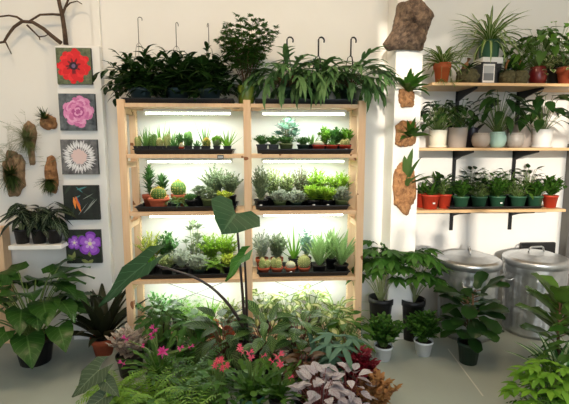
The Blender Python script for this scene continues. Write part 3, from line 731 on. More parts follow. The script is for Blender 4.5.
put(4, 211, 3.11, 'grass', 'terra', TERRA, 17, 15, 26, 10, 'upright bright green plant in terracotta on the bottom left shelf', g7, z=zb)
put(4, 229, 3.11, 'oreg', 'terra', TERRA, 17, 15, 22, 13, 'variegated bush in terracotta on the bottom left shelf', g7, z=zb)
put(4, 264, 3.17, 'caladr', 'nursery', BLK, 19, 14, 25, 19, 'cream and green leaved plant beside the middle post, bottom right shelf', g7, z=zb)
put(4, 287, 3.13, 'caladr', 'nursery', BLK, 19, 14, 26, 18, 'cream and green leaved plant second from the middle post, bottom right shelf', g7, z=zb)
put(4, 311, 3.17, 'caladr', 'nursery', BLK, 19, 14, 28, 19, 'cream and green leaved plant left of the spider plant, bottom right shelf', g7, z=zb)
put(4, 337, 3.13, 'spid', 'nursery', BLK, 17, 14, 34, 18, 'striped spider plant at the right end of the bottom right shelf', g7, z=zb)
# ------------------------------------------------------------------ on top of the shelving
def hook_wire(parent, z0, z1, mat, r, big):
    b = MB(); n = 3
    for i in range(n):
        a = i*2*pi/n+.5; b.tube([(.075*cos(a), .075*sin(a), z0), (.02*cos(a), .02*sin(a), z0+(z1-z0)*.62), (0, 0, z0+(z1-z0)*.66)], r*.6, sides=4)
    h = MB(); zz = z0+(z1-z0)*.64; rr = big
    pts = [(0, 0, zz), (0, 0, z1-rr)]+[(rr-rr*cos(a), 0, z1-rr+rr*sin(a)) for a in [pi*k/8 for k in range(1, 10)]]+[(rr*1.95, 0, z1-rr*1.6)]
    h.tube(pts, r, sides=6)
    obj('hanger_wire', b, mat, parent); obj('hook', h, mat, parent)
wire = plain('grey_wire', (120, 118, 114), .4, .8)
zt = SZ[0]+.0032
YT = 3.16
for i, (px, hz, lab) in enumerate([(141, 17, 'dark trailing plant in hanging pot, leftmost on top of the shelving'), (178, 22, 'dark trailing plant in hanging pot, middle of the dark three on the shelving'), (210, 23, 'dark trailing plant in hanging pot next to the feathery tree plant')]):
    g = G(lab); x = P(px, 95, YT).x; h = M(15, YT)
    p = k_trail(g, M(28, YT), M(27, YT), LF['dark'], 26, .07, .125, .044, 'la', 7, MC['stem_green'], 65)
    q = k_bush(g, M(40, YT), M(34, YT), LF['dark'], 8, 6, .12, .042, 'la', MC['stem_green'], 1, 1.1, .2)
    p[0][1].add(q[0][1].v, q[0][1].f, q[0][1].uv); p[1][1].add(q[1][1].v, q[1][1].f, q[1][1].uv)
    if i == 0:
        for (az, e, L, bd) in ((3.0, 50, .3, 1.9), (3.3, 60, .34, 1.7), (2.8, 30, .28, 1.9)):
            az -= .2; p[1][1].tube([arc((0, 0, .04), az, R(e), L, bd, u/8) for u in range(9)], .002, .001, 4)
            for j in range(9):
                u = .2+.8*(j+.5)/9; leaf(p[0][1], arc((0, 0, .04), az, R(e), L, bd, u), az+(.9 if j % 2 else -.9), R(-25), .085, .036, 'la', .6, .2)
    t = potted('hanging_plant', lab, 'hanging plant', (x, YT, zt), ('basket', BLUEC, M(22, YT)/2, h), p, 'dark hanging plants on the shelving')
    hook_wire(t, h*.9, P(px, hz, YT).z-zt, wire, .0028, .014); t.rotation_euler[2] = .2+i*.9
lab = 'feathery tree like asparagus plant in a green glazed pot atop the shelving'
g = G(lab); x = P(246, 95, 3.13).x; s = M(1, 3.13)
pp = k_feather(g, 60*s, 13*s, LF['fernd'], 22, 16, 10, .03, MC['stem_brown'], .38)
potted('potted_asparagus_fern', lab, 'plant', (x, 3.13, SZ[0]+.0005), ('cyl', LIME, 8.3*s, 18*s), pp)
for i, (px, lab) in enumerate([(287, 'blue green strap fern in hanging pot beside the feathery tree plant'), (318, 'blue green strap fern in hanging pot, middle of the strap ferns'), (350, 'blue green strap fern in hanging pot at the right end of the shelving top')]):
    g = G(lab); x = P(px, 95, YT).x; h = M(16, YT)
    mb = MB(); st = MB()
    for k in range(52):
        az = k*GA+g.uniform(-.3, .3); t = (k+.5)/52; L = g.uniform(.26, .4); e = R(86-50*t); bd = g.uniform(1.5, 2.8)
        st.tube([arc((0, 0, 0), az, e, L*.4, bd*.3, u/4) for u in range(5)], .0022, .0016, 4)
        p = arc((0, 0, 0), az, e, L*.4, bd*.3, 1); e1 = e-bd*.3; Lb = L*.85; b2 = bd*.75
        leaf(mb, p, az, e1, Lb, .046, 'la', b2, .25)
        for u in (.25, .42, .58):
            for sd in (1, -1): 
                if g.random() < .75: leaf(mb, arc(p, az, e1, Lb, b2, u), az+sd*.75, e1-b2*u-.1, Lb*.32, .024, 'st', .4, .2)
    t = potted('hanging_strap_fern', lab, 'hanging plant', (x, YT, zt), ('basket', DKGRN, M(21, YT)/2, h), [('foliage', mb, LF['star']), ('stems', st, MC['stem_brown'])], 'strap leaved ferns on the shelving')
    hook_wire(t, h*.9, P(px, 37, YT).z-zt, BLK, .0058, .022); t.rotation_euler[2] = .1+i*.15
#@@PART3
# ------------------------------------------------------------------ left: panel, prints, mounted plants, ledge
YL = 3.27
a0 = P(55, 45, YL); a1 = P(99, 45, YL)
b = MB(); b.box((a0.x-.012, YL+.015, 0), (a1.x-.003, YWL-.032, a0.z)); 
o = obj('display_panel', b, WHITE, bevel=.004, smooth=False); tag(o, 'tall white panel carrying the column of five flower prints', 'panel')
YC = YL+.015
def canvas(px0, px1, py0, py1, label, draw):
    a = P(px0, py0, YC-.025); c = P(px1, py1, YC-.025); w = (c.x-a.x)/2; h = (a.z-c.z)/2
    t = thing('canvas_print', label, 'picture', ((a.x+c.x)/2, YC, (a.z+c.z)/2), 'flower prints on the white panel')
    b = MB(); b.box((-w, -.025, -h), (w, 0, h)); obj('canvas', b, plain('canvas_edge', (42, 42, 40), .7), t, smooth=False)
    layers = draw(w, h); 
    for n, mb, m in layers: obj(n, mb, m, t, smooth=False)
def flat_bg(w, h, m):
    b = MB(); b.box((-w*.995, -.0258, -h*.995), (w*.995, -.025, h*.995)); return ('print_background', b, m)
def petal(mb, cx, cz, ang, L, W, d, clip, shape='round', mi=0):
    pr = {'rag': [(0, .2), (.3, .7), (.6, 1), (.78, .95), (.88, .55), (.93, .7), (1, .15)], 'round': [(0, .18), (.25, .6), (.55, .95), (.8, 1), (.94, .72), (1, .3)], 'thin': [(0, .5), (.5, 1), (.85, .8), (1, .2)], 'point': [(0, .3), (.35, 1), (.7, .7), (1, .03)]}[shape]
    vs = []; ca, sa = cos(ang), sin(ang)
    for s in (-1, 1):
        for (t, w) in (pr if s < 0 else pr[::-1]):
            u = t*L; v = s*w*W/2; x = cx+u*ca-v*sa; z = cz+u*sa+v*ca
            vs.append((max(-clip[0], min(clip[0], x)), d, max(-clip[1], min(clip[1], z))))
    mb.add(vs, [tuple(range(len(vs)))], [(0, 0)]*len(vs), mi)
def pm(n, c, c2=None, sc_=30): return plain('print_'+n, c, .6, 0, .9 if c2 else 0, sc_, c2)
def rings(name, cx, cz, rs, m, mats, w, h, d0=-.0262, shape='round', jit=.2, seed=1):
    out = []; g = random.Random(seed); d = d0; b = MB()
    for (L, W, n, mi, off) in rs:
        for i in range(n):
            petal(b, cx, cz, 2*pi*i/n+off+g.uniform(-jit, jit), L*w*g.uniform(.92, 1.05), W*w, d, (w*.99, h*.99), shape, mi); d -= .000012
        d -= .00006
    return (name, b, mats)
def d_red(w, h):
    return [flat_bg(w, h, pm('olive', (112, 122, 92), (60, 72, 48), 40)),
      rings('printed_flower', -.02*w, 0, [(1.0, .5, 11, 0, 0), (.86, .44, 9, 1, .3), (.72, .4, 7, 0, .1), (.46, .13, 9, 2, .2), (.25, .2, 9, 3, 0), (.12, .12, 7, 4, 0)], None,
        [pm('red', (214, 26, 36)), pm('red2', (232, 44, 50)), pm('red3', (120, 10, 26)), pm('black', (28, 16, 30)), pm('violet', (112, 88, 128))], w, h, shape='rag', jit=.28, seed=3)]
def d_peony(w, h):
    return [flat_bg(w, h, pm('slate', (44, 52, 60), (120, 128, 134), 16)),
      rings('printed_flower', .05*w, .02*h, [(.88, .6, 11, 0, 0), (.8, .4, 7, 2, .5), (.74, .5, 9, 1, .3), (.66, .3, 8, 0, .7), (.6, .42, 9, 2, .1), (.54, .3, 7, 1, .6), (.48, .34, 8, 0, .4), (.36, .28, 8, 3, .2), (.25, .2, 7, 1, 0), (.15, .13, 6, 3, .4)], None,
        [pm('pink', (222, 140, 190)), pm('pink2', (232, 168, 208)), pm('pink3', (206, 112, 170)), pm('pink4', (184, 84, 148))], w, h, shape='rag', jit=.5, seed=5)]
def d_white(w, h):
    return [flat_bg(w, h, pm('greyblack', (70, 70, 74), (130, 130, 132), 18)),
      rings('printed_flower', 0, .02*h, [(.95, .1, 30, 0, 0), (.84, .085, 30, 1, .1), (.6, .09, 26, 2, .05), (.5, .08, 26, 3, .1), (.44, .3, 9, 4, .2)], None,
        [pm('wh', (216, 216, 220)), pm('wh2', (238, 238, 240)), pm('dk', (96, 90, 96)), pm('wh3', (206, 200, 204)), pm('blush', (226, 200, 198))], w, h, shape='thin', jit=.03, seed=7)]
def d_bird(w, h):
    b = MB(); c = (w*.99, h*.99); d = -.0262
    for (x, z, a, L, W, mi) in [(-.9, .5, 1.0, .9, .16, 0), (-.6, -.9, 1.3, 1.1, .12, 0), (.9, .1, 2.6, 1.0, .1, 0), (.1, -.6, .8, 1.2, .08, 1), (.35, -.3, .9, .7, .05, 1), (-.2, -.7, .9, .9, .04, 1), (.1, .2, .5, .7, .05, 1),
        (-.45, .2, .5, .5, .1, 2), (-.2, .75, .3, .6, .1, 2), (.1, .6, 2.4, .5, .08, 2), (-.3, .35, -1.3, .95, .2, 3), (-.42, .32, -1.45, .7, .16, 4), (-.22, .3, -1.2, .5, .07, 5)]:
        petal(b, x*w, z*h, a, L*w, W*w, d, c, 'point', mi); d -= .00003
    return [flat_bg(w, h, pm('night', (16, 18, 18), (34, 44, 38), 20)), ('printed_flower', b, [pm('dgreen', (44, 58, 46)), pm('greyl', (136, 142, 138)), pm('tealp', (70, 128, 134)), pm('orange', (224, 112, 44)), pm('orange2', (240, 142, 62)), pm('blue', (60, 66, 120))])]
def d_violet(w, h):
    mats = [pm('vio', (132, 62, 190)), pm('vio2', (166, 96, 216)), pm('lil', (206, 170, 232)), pm('yell', (236, 232, 190)), pm('leafp', (84, 110, 60)), pm('leafp2', (130, 142, 84))]
    b = MB(); d = -.0262; c = (w*.99, h*.99); g = random.Random(4)
    for i in range(16):
        petal(b, g.uniform(-.9, .7)*w, g.uniform(-.95, .9)*h, g.uniform(0, 6.28), .5*w, .22*w, d, c, 'point', 4 if i % 2 else 5); d -= .00002
    for (x, z, s) in [(-.5, .25, .42), (.38, .18, .72)]:
        for (f, ww, mi, n, o) in [(1, .8, 0, 5, .2), (.8, .6, 1, 5, .2), (.45, .25, 2, 5, .2), (.16, .14, 3, 6, 0)]:
            for i in range(n): petal(b, x*w, z*h, i*2*pi/n+o, s*f*w, s*ww*w, d, c, 'round', mi); d -= .00002
    return [flat_bg(w, h, pm('nightg', (20, 26, 22), (40, 54, 40), 18)), ('printed_flowers', b, mats)]
canvas(55.3, 92.3, 47.5, 84.3, 'square print of a red anemone with black centre, topmost on the white panel', d_red)
canvas(58, 96.3, 93.5, 130.5, 'square print of a ruffled pink peony on the white panel', d_peony)
canvas(60, 98.7, 139.5, 174.3, 'square print of a white spiky round flower on the white panel', d_white)
canvas(62.5, 100, 185.5, 219.7, 'dark square print with an orange bird of paradise on the white panel', d_bird)
canvas(64.8, 102, 230.2, 263, 'square print of purple flowers, lowest on the white panel', d_violet)
# branch standing on the panel
YBR = 3.29; z0 = a0.z
b = MB()
def br(pts, r0, r1, dy=0):
    n = len(pts); b.tube([P(x, y, YBR+dy*(i/n)) for i, (x, y) in enumerate(pts)], r0, r1, 7)
br([(66, 44.5), (64.5, 30), (62.3, 15), (60, 6), (57, -8)], .017, .012)
br([(62.3, 15), (65, 8), (68, 0), (70, -9)], .010, .006)
br([(65, 8), (70, 3), (77, 1), (82, 4)], .006, .003)
br([(62.3, 15), (52, 14.3), (40, 14.8), (33, 19), (28, 22)], .009, .006)
br([(61, 43), (52, 36), (44, 29), (33, 22.3), (22, 21.5), (14, 27), (8, 35), (4, 42), (-3, 43)], .015, .008)
br([(24, 21.7), (17, 17), (9, 15.5), (-4, 17)], .009, .005)
br([(27, 25), (33, 31), (39, 37), (45, 36), (49, 34)], .007, .003)
br([(39, 36), (40, 40)], .005, .003)
br([(5, 41), (8, 47), (11.5, 54)], .006, .003)
o = obj('dry_branch', b, TWIG); tag(o, 'bare brown branch spreading from the top of the white panel', 'branch')
# mounted air plants
from mathutils import noise as NZ
def bark_mb(w, h, d, seed, n=44, m=9, chip=.25, outline=None):
    """irregular rough slab of bark, front towards -Y, back at y=0; outline in units of half width / half height"""
    g = random.Random(seed); o = V((g.uniform(0, 50), g.uniform(0, 50), g.uniform(0, 50))); ring = []
    for i in range(n):
        a = 2*pi*i/n
        if outline:
            best = None; c_, s_ = cos(a), sin(a)
            for k in range(len(outline)):
                (x1, z1), (x2, z2) = outline[k], outline[(k+1) % len(outline)]; dx, dz = x2-x1, z2-z1
                den = c_*dz-s_*dx
                if abs(den) < 1e-9: continue
                r = (x1*dz-z1*dx)/den; u = (x1*s_-z1*c_)/den
                if r > 0 and -1e-6 <= u <= 1+1e-6: best = max(best or 0, r)
            r = (best or 1)*(1+.05*NZ.noise(V((5*c_, 5*s_, 0))+o)); ring.append((r*c_*w/2, r*s_*h/2))
        else:
            r = 1+chip*NZ.noise(V((1.6*cos(a), 1.6*sin(a), 0))+o)+chip*.4*NZ.noise(V((5*cos(a), 5*sin(a), 3))+o)
            sx = abs(cos(a))**.7*(1 if cos(a) > 0 else -1); sz = abs(sin(a))**.7*(1 if sin(a) > 0 else -1); ring.append((w/2*r*sx, h/2*r*sz))
    vs = []; fs = []; fr = [.02]+[(j+1)/m for j in range(m)]
    for f in fr:
        for (x, z) in ring:
            x *= f; z *= f; y = -d*(1-.55*f**4)*(1+.5*NZ.noise(V((x*22, 0, z*14))+o)+.35*NZ.noise(V((x*60, 1, z*45))+o)); vs.append((x, min(y, -.004), z))
    for (x, z) in ring: vs.append((x*.98, 0, z*.98))
    L = len(fr)+1
    for j in range(L-1):
        for i in range(n):
            k = (i+1) % n; fs.append((j*n+i, j*n+k, (j+1)*n+k, (j+1)*n+i))
    fs.append(tuple(range(n))[::-1]); fs.append(tuple((L-1)*n+i for i in range(n)))
    b = MB(); b.add(vs, fs); return b
def mounted(name, label, px, py, wpx, hpx, Yw, bm, parts, group, d=.04, rot=0, extra=None, chip=.25, outline=None):
    c = P(px, py, Yw-.02); t = thing(name, label, 'mounted plant', (c.x, Yw, c.z), group)
    w, h = M(wpx, Yw), M(hpx, Yw)
    o = obj('bark_mount', bark_mb(w, h, d, label, chip=chip, outline=outline), bm, t, rot=(0, rot, 0))
    for (n, mb, m, loc) in parts: obj(n, mb, m, t, loc)
    if extra: extra(t, h)
    return t
def airtuft(g, n, L, W, e=(-40, 80), front=True, bend=.5):
    mb = MB()
    for i in range(n):
        az = -pi/2+g.uniform(-1.5, 1.5); leaf(mb, (0, 0, 0), az, R(g.uniform(*e)), L*g.uniform(.6, 1.1), W, 'al', bend*g.uniform(-.4, 1.5), .3)
    return mb
def wisps(g, n, L):
    mb = MB()
    for i in range(n):
        az = -pi/2+g.uniform(-1.5, 1.5); e = R(g.uniform(-20, 85)); l = L*g.uniform(.5, 1); bd = g.uniform(-.6, 1.2)
        mb.tube([arc((0, 0, 0), az, e, l, bd, u/7) for u in range(8)], .0014, .0006, 3)
        for k in range(6):
            u = g.uniform(.2, 1); p = arc((0, 0, 0), az, e, l, bd, u); a2 = az+g.uniform(-1.3, 1.3)
            mb.tube([p, arc(p, a2, e*.5+g.uniform(-.5, .6), l*.22, .4, 1)], .0009, .0005, 3)
    return mb
ga = 'air plants mounted on bark on the left wall'
g = G('a1'); mounted('mounted_air_plant', 'wispy air plant on a long bark strip, lower left of the left wall', 14, 173, 20, 40, YWL, BARK,
  [('foliage', airtuft(g, 220, .15, .009, (-85, 60)), LF['yucca'], (0, -.062, -.01)), ('wispy_stems', wisps(g, 26, .36), LF['air'], (-.02, -.04, .1))], ga, .05, .05)
g = G('a2'); mounted('mounted_air_plant', 'ball of fine air plant on a tall narrow bark, centre of the left wall', 30, 143, 13, 42, YWL, BARK,
  [('foliage', airtuft(g, 260, .12, .007, (-80, 85)), LF['airg'], (0, -.055, .02)), ('wispy_stems', wisps(g, 12, .26), LF['air'], (0, -.03, .05))], ga, .045, 0, outline=[(0, 1), (.8, .8), (1, .45), (.75, .05), (.4, -.3), (.42, -1), (-.2, -1), (-.35, -.3), (-.8, .1), (-1, .45), (-.75, .8)])
g = G('a3'); mounted('mounted_air_plant', 'small tilted bark chip with green air plant, upper right of the left wall', 48, 122, 15, 13, YWL, BARKR,
  [('foliage', airtuft(g, 44, .1, .014, (0, 90)), LF['yucca'], (-.01, -.045, .02))], ga, .035, .45)
g = G('a4'); mounted('mounted_air_plant', 'narrow bark strip with hanging green air plant next to the white panel', 51, 176, 12, 34, YWL, BARKR,
  [('foliage', airtuft(g, 130, .12, .013, (-90, 20)), LF['yucca'], (0, -.05, -.03)), ('wispy_stems', wisps(g, 4, .2), LF['air'], (0, -.02, .1))], ga, .04, 0)
# ledge with three black pots
e0 = P(8, 246, 3.13); e1 = P(60.5, 246, 3.13)
b = MB(); b.box((e0.x, 3.13, e0.z-.03), (e1.x, YWL, e0.z)); o = obj('wall_ledge', b, WHITE, bevel=.003, smooth=False)
tag(o, 'white ledge on the left wall under three black pots', 'ledge')
for px, lab in ((23, 'arrow leaved plant in black pot, leftmost on the white ledge'), (40, 'arrow leaved plant in black pot, middle one on the white ledge'), (55.3, 'arrow leaved plant in black pot on the ledge beside the white panel')):
    g = G(lab); Y = 3.22; x = P(px, 244, Y).x
    p = k_leafy(g, M(26, Y), M(17, Y), LF['polly'], 14, .15, .085, 'ar', MC['stem_pale'], .5, -35, .5, .12, 0, 3, .0028, .25)
    potted('potted_arrow_leaf_plant', lab, 'potted plant', (x, Y, e0.z+.0005), ('nursery', BLK, M(15, Y)/2, M(14.5, Y)), p, 'arrow leaved plants on the white ledge')
# ------------------------------------------------------------------ right: pilaster pieces, wall shelves
YPF = YP
c = P(407, 26, YPF); o = obj('bark_slab', bark_mb(M(50, YPF), M(50, YPF), .1, 11, 60, 12, outline=[(-.45, .75), (.4, 1.05), (.62, .75), (1.0, .32), (.8, -.1), (.72, -.5), (.55, -.95), (-.2, -.92), (-.75, -.98), (-.98, -.72), (-.62, -.2)]), BARKD, loc=(c.x, YPF, c.z))
tag(o, 'large rough slab of dark bark hung high on the white pilaster', 'bark slab')
def stag(g, n, L, W, spread=1.4):
    mb = MB()
    for i in range(n):
        az = -pi/2+(i/(n-1)-.5)*2*spread; e = R(g.uniform(20, 80))
        leaf(mb, (0, 0, 0), az, e, L*g.uniform(.7, 1.1), W, 'la', g.uniform(.3, 1.4), .25, g.uniform(-.4, .4))
    return mb
gs = 'staghorn ferns mounted on bark on the pilaster'
g = G('s1'); mounted('mounted_staghorn_fern', 'long leaved fern on a bark mount below the large bark slab', 407, 98, 17, 19, YPF, BARKR, [('foliage', stag(g, 22, .2, .044), LF['fernd'], (0, -.035, .04))], gs, .045)
g = G('s2'); mounted('mounted_staghorn_fern', 'small fern on a rust coloured bark mount, middle one of the pilaster', 405.5, 134, 21, 27, YPF, BARKR, [('foliage', stag(g, 24, .15, .04), LF['mid'], (.03, -.04, -.03))], gs, .05)
g = G('s3')
st = MB()
for (az, e, L) in ((-2.2, 78, .2), (-1.4, 84, .24), (-.9, 70, .2), (-.5, 25, .2)): leaf(st, (0, 0, 0), az, R(e), L*1.15, .055, 'st', .3, .3); leaf(st, (0, 0, -.02), az+.5, R(e-25), L*.8, .045, 'la', .8, .3)
leaf(st, (.05, -.05, .03), -.3, R(25), .16, .07, 'ov', .3, .2)
mounted('mounted_staghorn_fern', 'fern with upright grey fronds on the lowest, longest pilaster bark', 404, 187, 23, 50, YPF, BARKR, [('foliage', st, LF['stag'], (.01, -.045, .02))], gs, .055)
# shelves
YSF = 3.2
sh = [(84, 432, 640, 'top'), (149, 418.5, 640, 'middle'), (211, 416.5, 566, 'bottom')]
RZ = []
WSH = plain('shelf_birch', (226, 190, 144), .5, 0, .7, 5, (206, 164, 114), stretch=(1, 8, 8))
STD = plain('black_steel', (24, 24, 26), .45, .3)
xs = [P(455, 140, YW).x, P(515, 140, YW).x]
tr_top = P(455, 82, YW).z; tr_bot = P(455, 230, YW).z
trk = []
for k, x in enumerate(xs):
    b = MB(); b.box((x-.014, YW-.013, tr_bot), (x+.014, YW-.0005, tr_top)); 
    for i in range(int((tr_top-tr_bot)/.05)): b.box((x-.004, YW-.0135, tr_bot+.02+i*.05), (x+.004, YW-.013, tr_bot+.045+i*.05), 1)
    trk.append(tag(obj('shelf_track', b, [STD, BLK], smooth=False), '%s black steel shelf track on the right wall' % ('left' if k == 0 else 'right'), 'shelf track', 'shelf tracks on the right wall'))
for (py, xa, xb, nm) in sh:
    z = P(490, py-1.2, YSF).z; RZ.append(z); x0 = P(xa, py, YSF).x; x1 = min(P(xb, py, YSF).x, 2.7)
    cx = (x0+x1)/2; t = thing('wall_shelf', '%s pale wooden wall shelf on black brackets' % nm, 'shelf', (cx, YW-.02, z-.022), 'wooden wall shelves on the right')
    b = MB(); b.box((x0-cx, YSF-YW+.02, 0), (x1-cx, .004, .022)); obj('board', b, WSH, t, bevel=.003, smooth=False)
    for x in xs:
        b = MB(); d = YSF+.04-YW+.02; w = .007; zz = -.0006
        vs = [(x-cx+s*w, y, q) for s in (-1, 1) for (y, q) in ((.006, zz), (.006, -.085), (d*.35, -.05), (d, -.014), (d, zz))]
        fs = [(0, 1, 2, 3, 4), (9, 8, 7, 6, 5)]+[(i, 5+i, 5+(i+1) % 5, (i+1) % 5) for i in range(5)]
        b.add(vs, fs); obj('bracket', b, STD, t, smooth=False)
# outlet plates
q = P(542, 183, YW); t = thing('wall_outlet', 'white electrical outlet plate on the right wall above the bottom shelf', 'outlet', (q.x, YW, q.z))
b = MB(); b.box((-.035, -.006, -.057), (.035, -.0003, .057)); obj('cover_plate', b, WHCER, t, bevel=.002, smooth=False)
for s in (-1, 1):
    b = MB(); b.box((-.016, -.0075, s*.025-.014), (.016, -.006, s*.025+.014)); 
    b.box((-.008, -.008, s*.025-.006), (-.005, -.0075, s*.025+.006), 1); b.box((.005, -.008, s*.025-.006), (.008, -.0075, s*.025+.006), 1); obj('socket', b, [WHCER, BLK], t, smooth=False)
# ---- top shelf
def rput(row, px, Y, kind, pk, pm_, pw, ph, parts, label, group=None, name='potted_plant', cat='potted plant', **kw):
    z = RZ[row]+.0005+kw.pop('dz', 0); x = P(px, (82, 147, 208)[row], Y).x
    return potted(name, label, cat, (x, Y, z), (pk, pm_, M(pw, Y)/2, M(ph, Y)), parts, group, **kw)
m_ = lambda v, Y=3.35: M(v, Y)
gt = 'plants on the top right shelf'
g = G('t1'); sp = k_rosette(g, m_(34), m_(27), LF['spider'], 60, .022, 'st', 88, 20, 1.7, .3, .2)
def plantlet(g, mat):
    mb = MB(); st = MB()
    for (az, e, L, bd) in ((-1.2, 10, .2, 2.2), (-.6, 20, .22, 2.4), (-2.0, 10, .2, 2.0)):
        az = az; p = arc((0, 0, 0), az, R(e), L, bd, 1); st.tube([arc((0, 0, 0), az, R(e), L, bd, u/8) for u in range(9)], .0014, .001, 4)
        for i in range(14): leaf(mb, p, i*GA, R(g.uniform(-30, 50)), .06*g.uniform(.6, 1.1), .01, 'st', .9, .3)
    return [('plantlets', mb, mat), ('runners', st, MC['stem_pale'])]
rput(0, 441.5, 3.3, '', 'terra', ORNG, 17, 20, sp+plantlet(g, LF['spider']), 'spider plant with hanging plantlets in an orange clay pot, top right shelf', gt, 'potted_spider_plant', 'spider plant', rz=0)
# pedestal + green pot
q = P(489, 82, 3.36); b = MB(); b.box((-.075, -.075, 0), (.075, .075, m_(21))); b.box((-.081, -.081, m_(21)), (.081, .081, m_(27)), 1)
o = obj('plant_pedestal', b, [BLK, WHITE], loc=(q.x, 3.4, RZ[0]+.0005), bevel=.002, smooth=False); tag(o, 'black stand with white top under the green pot, top right shelf', 'stand')
g = G('t2'); rput(0, 487, 3.4, '', 'cyl', GRNP, 20, 17, k_rosette(g, m_(48), m_(38), LF['spider'], 84, .02, 'st', 88, 8, 1.8, .3, .2), 'large spider plant in a green pot on the white topped stand', gt, 'potted_spider_plant', 'spider plant', dz=m_(27)+.001)
# framed card
q = P(489.5, 80, 3.26); t = thing('photo_frame', 'small black frame with grey picture leaning before the stand', 'picture frame', (q.x, 3.275, RZ[0]+.001)); w, h = m_(6.6), m_(21)
b = MB(); w += .008; b.box((-w, 0, 0), (w, .012, .012)); b.box((-w, 0, h-.012), (w, .012, h)); b.box((-w, 0, .012), (-w+.012, .012, h-.012)); b.box((w-.012, 0, .012), (w, .012, h-.012)); obj('frame', b, BLK, t, smooth=False)
b = MB(); b.box((-w+.012, .004, .012), (w-.012, .01, h-.012)); b.box((-w+.02, .0036, .028), (w-.02, .004, h-.026), 1); b.box((-w+.02, .0034, .028), (w-.02, .0036, h*.5), 2)
obj('picture', b, [WHCER, plain('grey_photo', (170, 172, 174), .5), plain('grey_photo2', (112, 116, 120), .5)], t, smooth=False)
# moss covered wooden mounts
def moss_block(px, wpx, hpx, Y, label, d):
    q = P(px, 82, Y); t = thing('moss_mount', label, 'mounted plant', (q.x, Y, RZ[0]+.0005), 'moss and bark mounts on the top right shelf'); w, h = m_(wpx)/2, m_(hpx); g = G(label)
    b = MB(); n = 12
    prf = [(.0005, 0), (.8, 0), (1.0, h*.15), (1.05, h*.4), (.95, h*.6), (.7, h*.72), (.0005, h*.74)]
    b.lathe([(r*w if r > .01 else r, z) for r, z in prf], n, (0, 0, 0), lambda a, z: 1+.1*sin(3*a+z*60)+.05*sin(7*a+z*90)); obj('moss_base', b, MOSS, t, smooth=False)
    b = MB(); b.tube([(-w*.5, 0, h*.6), (-w*.1, .01, h*.95), (w*.15, .01, h*1.25)], w*.28, w*.2, 9); obj('wood_piece', b, BARKR, t)
    mb = MB()
    for i in range(16): leaf(mb, (0, 0, h*.68), i*GA, R(g.uniform(10, 80)), .12*g.uniform(.7, 1.2), .026, 'la', g.uniform(.6, 1.8), .25)
    obj('foliage', mb, d, t)
moss_block(467, 20, 20, 3.3, 'mossy bark mount between the orange pot and the picture frame', LF['dark'])
moss_block(507, 15, 19, 3.3, 'mossy bark mount just right of the picture frame', LF['dark'])
moss_block(520, 14, 18, 3.28, 'mossy bark mount beside the dark red pot', LF['mid'])
g = G('t5'); rput(0, 537, 3.36, '', 'round', DKRED, 17, 19, k_leafy(g, m_(40), m_(36), LF['mid'], 64, .1, .062, 'he', None, .5, -30, .6, .15), 'bushy pothos in a dark red pot on the top right shelf', gt, 'potted_pothos', 'potted plant')
g = G('t6'); rput(0, 566, 3.33, '', 'terra', TERRA, 19, 18, k_trail(g, m_(36), m_(30), LF['varie'], 30, .1, .06, .04, 'ov', 8, None, 55)+[], 'white edged trailing plant at the right end of the top shelf', gt, 'potted_variegated_trailer', 'potted plant')
g = G('t7'); rput(0, 555, 3.44, '', 'nursery', BLK, 18, 20, k_leafy(g, m_(48), m_(32), LF['fresh'], 46, .09, .05, 'ov', None, .5, -20, .6, .15), 'taller light leaved plant behind the dark red pot', gt, 'potted_light_leaf_plant', 'potted plant')
# ---- middle shelf
gm = 'pots on the middle right shelf'
def peace(lab, H, Rr, n=16, L=.16, W=.06, mat='spath', prof='ov'):
    return k_leafy(G(lab), m_(H), m_(Rr), LF[mat], n, L, W, prof, MC['stem_green'], .5, -15, .8, .2, 0, 3, .003, .3)
l = 'dark leafy plant in a cream pot, leftmost on the middle shelf'; rput(1, 437.5, 3.33, '', 'cyl', CREAM, 17.5, 17, peace(l, 32, 23, 60, .08, .052), l, gm, saucer=CREAM)
l = 'dark leafy plant in a taupe cylinder pot, second on the middle shelf'; rput(1, 457, 3.36, '', 'cyl', TAUPE, 19, 20, peace(l, 31, 20, 40, .08, .05), l, gm)
def empty_pot(px, Y, pk, m, pw, ph, label): return rput(1, px, Y, '', pk, m, pw, ph, [], label, gm, 'ceramic_pot', 'pot')
empty_pot(471, 3.46, 'cyl', DKPUR, 12, 20, 'dark pot standing behind between the taupe and round pots')
empty_pot(480.5, 3.3, 'round', TAUPE, 18, 15, 'glossy beige round bowl pot in front on the middle shelf')
l = 'peace lily with long dark leaves in a pale mint pot'; rput(1, 497, 3.31, '', 'round', MINT, 17, 16, peace(l, 44, 31, 44, .17, .055), l, gm, 'potted_peace_lily')
empty_pot(514.5, 3.29, 'round', GREYC, 17.5, 15, 'glossy grey round pot right of the mint pot')
empty_pot(519, 3.455, 'cyl', TAUPE, 24, 23, 'wide pale pot at the back behind the grey round pot')
l = 'big leaved dark plant in a white pot with saucer, middle shelf'; rput(1, 541.5, 3.33, '', 'cyl', WHCER, 19, 18, peace(l, 39, 28, 26, .17, .078), l, gm, 'potted_peace_lily', saucer=WHCER)
